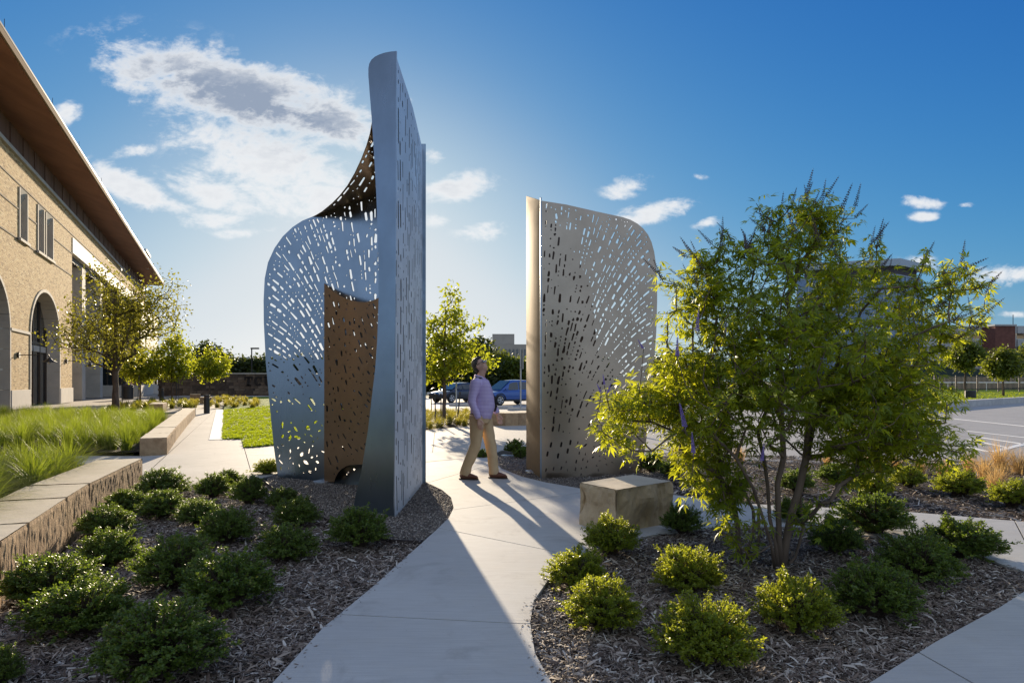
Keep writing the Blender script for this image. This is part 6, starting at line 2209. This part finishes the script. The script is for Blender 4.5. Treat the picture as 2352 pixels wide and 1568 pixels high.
# ------------------------------------------------------------------ cars
def car(name, label, loc, rz, sc, paint, suv):
    """x forward, length about 4.5 m"""
    t = thing(name, label, "car", loc, rz, "cars parked behind the walking man")
    t.scale = (sc, sc, sc)
    if suv:
        st = [(-2.24, .62, .50, .92), (-2.20, .80, .42, .95), (-2.05, .88, .32, .98), (-1.35, .91, .27, 1.00), (-.4, .92, .25, .99), (.6, .92, .25, .97), (1.15, .91, .26, .95), (1.75, .86, .30, .87), (2.08, .76, .38, .76), (2.22, .58, .46, .66)]
        gh = [(-2.17, .66, 1.08, .98), (-1.85, .63, 1.52, .99), (-1.2, .62, 1.64, 1.0), (-.3, .63, 1.66, .99), (.35, .62, 1.60, .97), (1.22, .70, .99, .95)]
        wx = (-1.33, 1.36); wr = .35
    else:
        st = [(-2.35, .62, .52, .86), (-2.28, .80, .42, .90), (-2.0, .87, .32, .93), (-1.3, .90, .27, .93), (-.4, .91, .24, .91), (.6, .91, .24, .89), (1.2, .90, .25, .86), (1.8, .85, .30, .79), (2.2, .74, .36, .70), (2.34, .58, .44, .62)]
        gh = [(-1.75, .66, .93, .93), (-1.15, .58, 1.30, .93), (-.5, .57, 1.42, .92), (.05, .58, 1.41, .91), (.45, .57, 1.33, .90), (1.28, .70, .88, .86)]
        wx = (-1.38, 1.42); wr = .33
    body = MB()
    n = 12
    vs = []; fs = []
    for (x, hw, zb, zt) in st:
        ring = [(-hw * .80, zb), (-hw * .97, zb + .08), (-hw, (zb + zt) / 2), (-hw * .97, zt - .10), (-hw * .88, zt - .02), (-hw * .4, zt + .015), (hw * .4, zt + .015), (hw * .88, zt - .02), (hw * .97, zt - .10), (hw, (zb + zt) / 2), (hw * .97, zb + .08), (hw * .80, zb)]
        vs += [(x, y_, z_) for y_, z_ in ring]
    for i in range(len(st) - 1):
        for k in range(n):
            fs.append((i * n + k, i * n + (k + 1) % n, (i + 1) * n + (k + 1) % n, (i + 1) * n + k))
    fs += [tuple(reversed(range(n))), tuple(range((len(st) - 1) * n, len(st) * n))]
    body.add(vs, fs)
    # cabin
    vs = []; fs = []; n = 8
    for (x, hw, zt, zb) in gh:
        hb = .80
        ring = [(-hb, zb - .05), (-(hb + (hw - hb) * .85), zt - .10 if zt - zb > .2 else zb), (-hw * .9, zt - .02), (-hw * .4, zt + .01), (hw * .4, zt + .01), (hw * .9, zt - .02), (hb + (hw - hb) * .85, zt - .10 if zt - zb > .2 else zb), (hb, zb - .05)]
        vs += [(x, y_, z_) for y_, z_ in ring]
    for i in range(len(gh) - 1):
        for k in range(n):
            fs.append((i * n + k, i * n + (k + 1) % n, (i + 1) * n + (k + 1) % n, (i + 1) * n + k))
    fs += [tuple(reversed(range(n))), tuple(range((len(gh) - 1) * n, len(gh) * n))]
    body.add(vs, fs)
    bo = body.build("body", paint, t, smooth=True, world=False, shade_auto=R(32))
    GL = M['glass']
    # side windows, windscreen and rear window as panes standing 6 mm proud
    for s in (-1, 1):
        lo = [(g[0], g[3]) for g in gh]; hi = [(g[0], g[2]) for g in gh]
        top = lambda x: float(np.interp(x, [g[0] for g in gh], [g[2] for g in gh]))
        bot = lambda x: float(np.interp(x, [g[0] for g in gh], [g[3] for g in gh]))
        hw_ = lambda x: float(np.interp(x, [g[0] for g in gh], [g[1] for g in gh]))
        spans = ((-1.95, -1.30), (-1.24, -.28), (-.20, .72)) if suv else ((-1.30, -.55), (-.48, .30), (.36, .80))
        for (xa, xb) in spans:
            pv = []
            for x in np.linspace(xa, xb, 4):
                zt = top(x) - .13; zb = bot(x) + .03
                zt = max(zt, zb + .02)
                yt = .80 + (hw_(x) - .80) * .85
                f = (zt - bot(x)) / max(.05, (top(x) - .10 - bot(x)))
                pv.append((x, s * (.80 + (yt - .80) * .05 + .012), zb)); pv.append((x, s * (.80 + (yt - .80) * min(1, f) + .012), zt))
            fs_ = [(2 * i, 2 * i + 2, 2 * i + 3, 2 * i + 1) if s < 0 else (2 * i, 2 * i + 1, 2 * i + 3, 2 * i + 2) for i in range(3)]
            MB().add(pv, fs_).build("side_window", GL, t, world=False)
        # wheels
        for x in wx:
            T = Matrix.Translation((x, s * .80, wr)) @ Matrix.Rotation(R(90), 4, 'X')
            ty = MB().lathe([(wr * .62, -.11), (wr * .93, -.11), (wr, -.07), (wr, .07), (wr * .93, .11), (wr * .62, .11)], (0, 0, 0), 24, T)
            wo = ty.build("wheel", mat("tyre_rubber", (.02, .02, .02), .85), t, smooth=True, world=False, shade_auto=R(40))
            rim = MB().lathe([(.05, -.02), (wr * .63, -.02), (wr * .66, .10), (wr * .60, .10), (wr * .58, .03)], (0, 0, 0), 24, Matrix.Translation((x, s * .82, wr)) @ Matrix.Rotation(R(90 * -s), 4, 'X'))
            for k in range(5):
                a = k * 2 * math.pi / 5
                for da in (-.13, .13):
                    rim.box((x + wr * .32 * math.cos(a + da), s * .905, wr + wr * .32 * math.sin(a + da)), (wr * .62, .02, .035), 0, 0, Matrix.Rotation(-(a + da), 4, 'Y'))
            rim.build("rim", mat("alloy", (.62, .63, .65), .3, .9), wo, world=False)
            arch = MB()
            m = 12
            pa = [(x + (wr + .07) * math.cos(math.pi * k / m), s * .925, wr + (wr + .07) * math.sin(math.pi * k / m)) for k in range(m + 1)]
            arch.tube(pa, .035, 5)
            arch.build("wheel_arch", M['black'], t, world=False)
        MB().box((.92, s * .99, bot(.92) + .08), (.20, .16, .14), 0, .03).build("side_mirror", paint, t, world=False)
        MB().box((2.06 if suv else 2.20, s * .62, .74 if suv else .66), (.24, .26, .13), R(-24 * s), .03).build("headlight", glass_mat("lamp_glass", (.75, .76, .78), .08), t, world=False)
        MB().box((-2.16 if suv else -2.28, s * .70, .98 if suv else .80), (.16, .22, .26 if suv else .14), 0, .03).build("tail_light", glass_mat("red_lamp", (.35, .01, .01), .1), t, world=False)
        MB().box((0, s * .915, .32), (2.1, .05, .12)).build("sill_trim", M['black'], t, world=False)
        for x in (-.24, -1.27):
            MB().box((x, s * .921, .70), (.012, .012, .50)).build("door_seam", M['black'], t, world=False)
        for x in (-.42, -1.38 if suv else -1.30):
            MB().box((x + .05, s * .935, .80), (.16, .03, .025), 0, .006).build("door_handle", paint, t, world=False)
    # windscreen
    a = gh[-2]; b = gh[-1]
    q = lambda g, k: [(g[0], -g[1] * k, g[2]), (g[0], g[1] * k, g[2])]
    pa = q(a, .88); pb = [(b[0], -.70, b[2] + .0), (b[0], .70, b[2] + .0)]
    off = Vector((.012, 0, .016))
    MB().add([Vector(pa[0]) + off, Vector(pa[1]) + off, Vector(pb[1]) + off * 2 + Vector((-.06, 0, .02)), Vector(pb[0]) + off * 2 + Vector((-.06, 0, .02))], [(0, 3, 2, 1)]).build("windscreen", GL2, t, world=False)
    MB().box((2.20 if suv else 2.32, 0, .56), (.06, .9, .16), 0, .02).build("grille", M['black'], t, world=False)
    MB().box((1.9, 0, .36), (.75, 1.30, .14), 0, .04).build("bumper", M['black'], t, world=False)
    return t


def paint_mat(nm, c):
    m, t_, b_ = bsdf_mat(nm)
    b_.inputs['Base Color'].default_value = (*c, 1); b_.inputs['Roughness'].default_value = .32; b_.inputs['Metallic'].default_value = .35
    b_.inputs['Coat Weight'].default_value = 1.0; b_.inputs['Coat Roughness'].default_value = .05
    return m


th = R(180 + 37)
y1 = 42.0
car("parked_car", "bright blue crossover car parked right of the walking man", ((1169 - CX) / F * y1, y1 + .6, -.035), th, .93, paint_mat("blue_paint", (.012, .085, .34)), True)
y2 = 47.0
car("parked_car", "dark navy sedan parked left of the walking man, behind the young maple", ((1053 - CX) / F * y2, y2 + .6, -.035), th + R(8), .97, paint_mat("navy_paint", (.012, .022, .05)), False)


# ------------------------------------------------------------------ the walking man
def to_mesh(o):
    dg = bpy.context.evaluated_depsgraph_get()
    me = bpy.data.meshes.new_from_object(o.evaluated_get(dg))
    old = o.data
    o.modifiers.clear()
    o.data = me
    bpy.data.meshes.remove(old)
    return o


def fuse(mb, name, m, parent, voxel, smooth_it=4, wrinkle=0.0, wscale=18.0, stretch=(1, 1, 1)):
    """one continuous surface from overlapping shapes"""
    o = mb.build(name, m, parent, smooth=True, world=False)
    r_ = o.modifiers.new("r", 'REMESH'); r_.mode = 'VOXEL'; r_.voxel_size = voxel; r_.use_smooth_shade = True
    s_ = o.modifiers.new("s", 'SMOOTH'); s_.iterations = smooth_it; s_.factor = .5
    to_mesh(o)
    if wrinkle:
        n = len(o.data.vertices)
        co = np.zeros(n * 3, np.float32); no = np.zeros(n * 3, np.float32)
        o.data.vertices.foreach_get("co", co); o.data.vertices.foreach_get("normal", no)
        co = co.reshape(-1, 3); no = no.reshape(-1, 3)
        d = np.array([noise.noise((c[0] * wscale * stretch[0], c[1] * wscale * stretch[1], c[2] * wscale * stretch[2])) for c in co])
        co += no * (d * wrinkle)[:, None]
        o.data.vertices.foreach_set("co", co.ravel()); o.data.update()
    o.data.polygons.foreach_set("use_smooth", np.ones(len(o.data.polygons), bool))
    return o


SKIN = mat("skin", (.60, .36, .26), .5, var=.06, scale=30)
HAIR = mat("dark_hair", (.022, .017, .014), .55, bump=.5, bscale=160, stretch=(1, 1, .3))
mx, my = G(1104, 1099)
man = thing("person", "man walking in a purple checked shirt and khaki trousers, looking up at the sculpture", "person", (mx, my, 0), R(-14))
HT = Matrix.Translation((.035, 0, 1.575)) @ Matrix.Rotation(R(-32), 4, 'Y') @ Matrix.Rotation(R(-12), 4, 'Z')   # head: origin at the top of the neck
hip_r, kn_r, an_r = Vector((-.02, -.095, .93)), Vector((-.045, -.105, .50)), Vector((-.205, -.115, .10))
hip_l, kn_l, an_l = Vector((.02, .095, .93)), Vector((.125, .10, .50)), Vector((.175, .11, .095))
sh_r, el_r, wr_r = Vector((-.015, -.205, 1.405)), Vector((-.055, -.265, 1.135)), Vector((.055, -.255, .885))
sh_l, el_l, wr_l = Vector((.0, .205, 1.405)), Vector((.075, .26, 1.14)), Vector((.205, .215, .935))
body = MB()
body.tube([(0, 0, .88), (.01, 0, 1.05), (0, 0, 1.25), (-.01, 0, 1.40), (-.005, 0, 1.47)], [(.11, .14), (.12, .14), (.11, .15), (.09, .16), (.06, .09)], 14)
body.tube([(-.015, 0, 1.42), (.01, 0, 1.52), (.035, 0, 1.60)], [.062, .056, .055], 12)
for hp, kn, an, sy in ((hip_r, kn_r, an_r, -1), (hip_l, kn_l, an_l, 1)):
    body.tube([hp, hp.lerp(kn, .5), kn, kn.lerp(an, .35), an, an + Vector((0, 0, -.04))], [.085, .072, .052, .055, .040, .042], 10)
    body.tube([an + Vector((-.04, 0, -.055)), an + Vector((.06, 0, -.06)), an + Vector((.17, 0, -.075))], [(.035, .03), (.04, .03), (.03, .018)], 8)


def hand(wr, el, side):
    d = (wr - el).normalized()
    f = Vector((.12, 0, -.99)).normalized() if side < 0 else Vector((.3, -.05, -.95)).normalized()
    across = Vector((1, 0, .12)).normalized()           # knuckle line runs forward
    pal = f.cross(across).normalized()
    body.tube([wr - d * .05, wr, wr + f * .02], [.030, .027, .027], 10)
    body.tube([wr, wr + f * .035, wr + f * .085], [(.026, .018), (.040, .016), (.040, .014)], 10)
    inward = Vector((0, -side, 0)) * 1.0
    for k, (a, L) in enumerate(((.030, .072), (.010, .082), (-.011, .076), (-.030, .060))):
        b = wr + f * .082 + across * a
        p1 = b + f * L * .45 + inward * .006
        p2 = b + f * L * .75 + inward * .020
        p3 = b + f * L * .95 + inward * .036
        body.tube([wr + f * .05 + across * a * .8, b, p1, p2, p3], [.0105, .0098, .0092, .0085, .0070], 8)
    b = wr + f * .025 + across * .030
    body.tube([wr + f * .02 + across * .015, b, b + f * .035 + across * .022 + inward * .008, b + f * .062 + across * .026 + inward * .018], [.014, .0125, .0105, .0085], 8)


for sh, el, wr, sd_ in ((sh_r, el_r, wr_r, -1), (sh_l, el_l, wr_l, 1)):
    body.tube([sh, sh.lerp(el, .5), el, el.lerp(wr, .4), wr], [.05, .045, .038, .037, .027], 10)
    hand(wr, el, sd_)
# head: skull, jaw, brow, nose, lips, chin, ears (x forward)
H = MB()
H.ell((.0, 0, .105), (.098, .076, .112), 20, 14)
H.ell((.030, 0, .055), (.070, .060, .075), 16, 10)
H.tube([(.01, 0, .02), (.055, 0, .008), (.082, 0, .012)], [(.045, .04), (.036, .038), (.022, .024)], 10)
H.ell((.085, 0, .128), (.018, .050, .012), 12, 8)
H.tube([(.090, 0, .118), (.106, 0, .088), (.112, 0, .078), (.098, 0, .070)], [.010, .012, .014, .010], 8)
H.ell((.093, 0, .050), (.012, .024, .006), 10, 6); H.ell((.091, 0, .041), (.012, .021, .007), 10, 6)
H.ell((.084, 0, .018), (.018, .022, .016), 10, 6)
for s in (-1, 1):
    H.ell((-.005, s * .078, .090), (.018, .009, .032), 10, 8)
    H.ell((.072, s * .034, .076), (.022, .022, .018), 10, 6)
H.xf(HT)
body.v_off = len(body.v)
body.add(H.v, H.f)
fuse(body, "body", SKIN, man, .0072, 3)
# eyes, glasses, hair
for s in (-1, 1):
    MB().ell(HT @ Vector((.079, s * .032, .108)), (.011, .011, .011), 10, 8).build("eye", mat("eye_white", (.6, .58, .55), .3), man, True, False)
g_ = MB()
for s in (-1, 1):
    c = Vector((.112, s * .034, .106))
    pts = [HT @ (c + Vector((-.004 * abs(math.cos(a)), .028 * math.cos(a), .019 * math.sin(a)))) for a in np.linspace(0, 2 * math.pi, 15)]
    g_.tube(pts, .0032, 5)
    g_.tube([HT @ Vector((.105, s * .062, .112)), HT @ Vector((.06, s * .079, .112)), HT @ Vector((-.005, s * .084, .108))], .0034, 5)
g_.tube([HT @ Vector((.113, -.008, .110)), HT @ Vector((.113, .008, .110))], .003, 5)
gl_ = g_.build("glasses", M['black'], man, True, False)
for s in (-1, 1):
    c = Vector((.111, s * .034, .106)); n = 14
    MB().add([HT @ (c + Vector((0, .027 * math.cos(2 * math.pi * k / n), .018 * math.sin(2 * math.pi * k / n)))) for k in range(n)], [tuple(range(n))]).build("lens", glass_mat("lens", (.5, .55, .6), .05), gl_, False, False)
hr_ = MB()
hr_.ell((-.012, 0, .125), (.100, .084, .108), 20, 14)
hr_.ell((-.045, 0, .085), (.066, .076, .090), 16, 12)
hr_.ell((.040, 0, .195), (.045, .055, .026), 12, 8)
hr_.xf(HT)
# keep the face free: cut the hair in front of the hairline
bm = bmesh.new()
me = bpy.data.meshes.new("hair_tmp"); me.from_pydata([tuple(v) for v in hr_.v], [], hr_.f); bm.from_mesh(me)
inv = HT.inverted()
kill = []
for v in bm.verts:
    q = inv @ v.co
    if (q.x > .052 and q.z < .168) or (q.x > .022 and q.z < .125) or (q.x > -.012 and q.z < .105) or q.z < .012: kill.append(v)
bmesh.ops.delete(bm, geom=kill, context='VERTS')
for v in bm.verts:
    v.co += v.co.normalized() * 0 + Vector((noise.noise(v.co * 40), noise.noise(v.co * 40 + Vector((9, 0, 0))), noise.noise(v.co * 40 + Vector((0, 9, 0))))) * .006
bm.to_mesh(me); bm.free()
mobj("hair", me, HAIR, man, True)
sol = bpy.data.objects["hair"].modifiers.new("s", 'SOLIDIFY'); sol.thickness = .006
# shirt: fine check
SHIRT, t_, b_ = bsdf_mat("checked_shirt")
tcn = t_.new("ShaderNodeTexCoord"); sp = t_.new("ShaderNodeSeparateXYZ"); t_.l.new(tcn.outputs['Object'], sp.inputs[0])
st_ = t_.math('SINE', t_.math('MULTIPLY', sp.outputs[2], 2 * math.pi / .020))
st2 = t_.math('SINE', t_.math('MULTIPLY', t_.math('ADD', sp.outputs[0], sp.outputs[1]), 2 * math.pi / .020))
cc = t_.mix(t_.maprange(st_, -.3, .3), (.68, .58, .77), (.42, .32, .60))
cc = t_.mix(t_.math('MULTIPLY', t_.maprange(st2, -.3, .3), .30), cc, (.42, .32, .60))
t_.l.new(cc, b_.inputs['Base Color']); b_.inputs['Roughness'].default_value = .85
sh = MB()
sh.tube([(.0, 0, .905), (.012, 0, .96), (.034, 0, 1.06), (.034, 0, 1.15), (.018, 0, 1.26), (.0, 0, 1.35), (-.012, 0, 1.41), (-.014, 0, 1.455), (-.008, 0, 1.485)],
        [(.150, .178), (.158, .184), (.172, .188), (.168, .188), (.150, .195), (.130, .202), (.105, .196), (.082, .150), (.068, .085)], 20)
for s_, e_, w_ in ((sh_r, el_r, wr_r), (sh_l, el_l, wr_l)):
    sh.tube([s_ + Vector((0, -s_.y * .35, .0)), s_, s_.lerp(e_, .5), e_, e_.lerp(w_, .5), w_ + (w_ - e_).normalized() * -.015], [.075, .078, .068, .060, .052, .042], 12)
shirt = fuse(sh, "shirt", SHIRT, man, .010, 5, .007, 9.0, (1, 1, 1.6))
col_ = MB()
for s in (-1, 1):
    col_.add([(-.075, s * .03, 1.525), (-.03, s * .075, 1.520), (.045, s * .062, 1.492), (.088, s * .022, 1.452), (.082, s * .050, 1.425), (.035, s * .092, 1.462), (-.035, s * .105, 1.492), (-.088, s * .03, 1.49)],
             [(0, 1, 6, 7), (1, 2, 5, 6), (2, 3, 4, 5)])
cl = col_.build("collar", SHIRT, man, True, False)
sm_ = cl.modifiers.new("s", 'SOLIDIFY'); sm_.thickness = .008
# trousers
TR = mat("khaki_cotton", (.60, .42, .23), .9, var=.06, scale=8, bump=.2, bscale=70)
tr = MB()
tr.tube([(-.005, 0, .945), (-.005, 0, .90), (-.005, 0, .82)], [(.146, .172), (.150, .178), (.12, .17)], 18)
for hp, kn, an in ((hip_r, kn_r, an_r), (hip_l, kn_l, an_l)):
    tr.tube([hp + Vector((0, 0, .0)), hp.lerp(kn, .35), hp.lerp(kn, .7), kn, kn.lerp(an, .4), kn.lerp(an, .8), an + Vector((-.005, 0, -.035))], [.118, .106, .092, .084, .078, .074, .078], 14)
fuse(tr, "trousers", TR, man, .010, 4, .009, 10.0, (1, 1, .8))
MB().tube([(.0, 0, .925), (.0, 0, .962)], [(.157, .184), (.158, .185)], 24).build("belt", mat("brown_leather", (.06, .03, .018), .4), man, True, False).data.set_sharp_from_angle(angle=R(40))
MB().box((.160, -.0, .944), (.012, .05, .036), 0, .004).build("belt_buckle", GALV, man, False, False)
SHOE = mat("tan_shoe_leather", (.16, .058, .028), .35)
for an, yaw, pitch in ((an_r, -4, 0), (an_l, -6, 0)):
    T = Matrix.Translation((an.x, an.y, 0)) @ Matrix.Rotation(R(yaw), 4, 'Z')
    s_ = MB()
    s_.tube([(-.075, 0, .045), (-.055, 0, .052), (0, 0, .055), (.07, 0, .050), (.13, 0, .040), (.185, 0, .032), (.205, 0, .028)], [(.030, .025), (.045, .036), (.054, .040), (.048, .044), (.036, .047), (.026, .040), (.012, .018)], 12)
    s_.tube([(-.03, 0, .05), (-.01, 0, .10), (-.005, 0, .125)], [.045, .045, .047], 12)
    s_.xf(T)
    so_ = fuse(s_, "shoe", SHOE, man, .008, 3)
    MB().prism([tuple((T @ Vector((x, y, 0)))[:2]) for x, y in ((-.085, -.025), (-.06, -.042), (.0, -.04), (.1, -.05), (.17, -.044), (.21, -.015), (.21, .015), (.17, .044), (.1, .05), (.0, .04), (-.06, .042), (-.085, .025))], .002, .020).build("sole", mat("shoe_sole", (.05, .03, .02), .6), so_, False, False)
# shoulder strap
MB().tube([(-.135, .10, 1.10), (-.140, .0, 1.26), (-.105, -.08, 1.40), (-.045, -.105, 1.478), (.03, -.095, 1.468), (.092, -.06, 1.40), (.148, .0, 1.29), (.190, .07, 1.17), (.196, .125, 1.06), (.16, .18, .98)], [(.007, .022)] * 10, 8).build("shoulder_strap", M['black'], man, True, False)
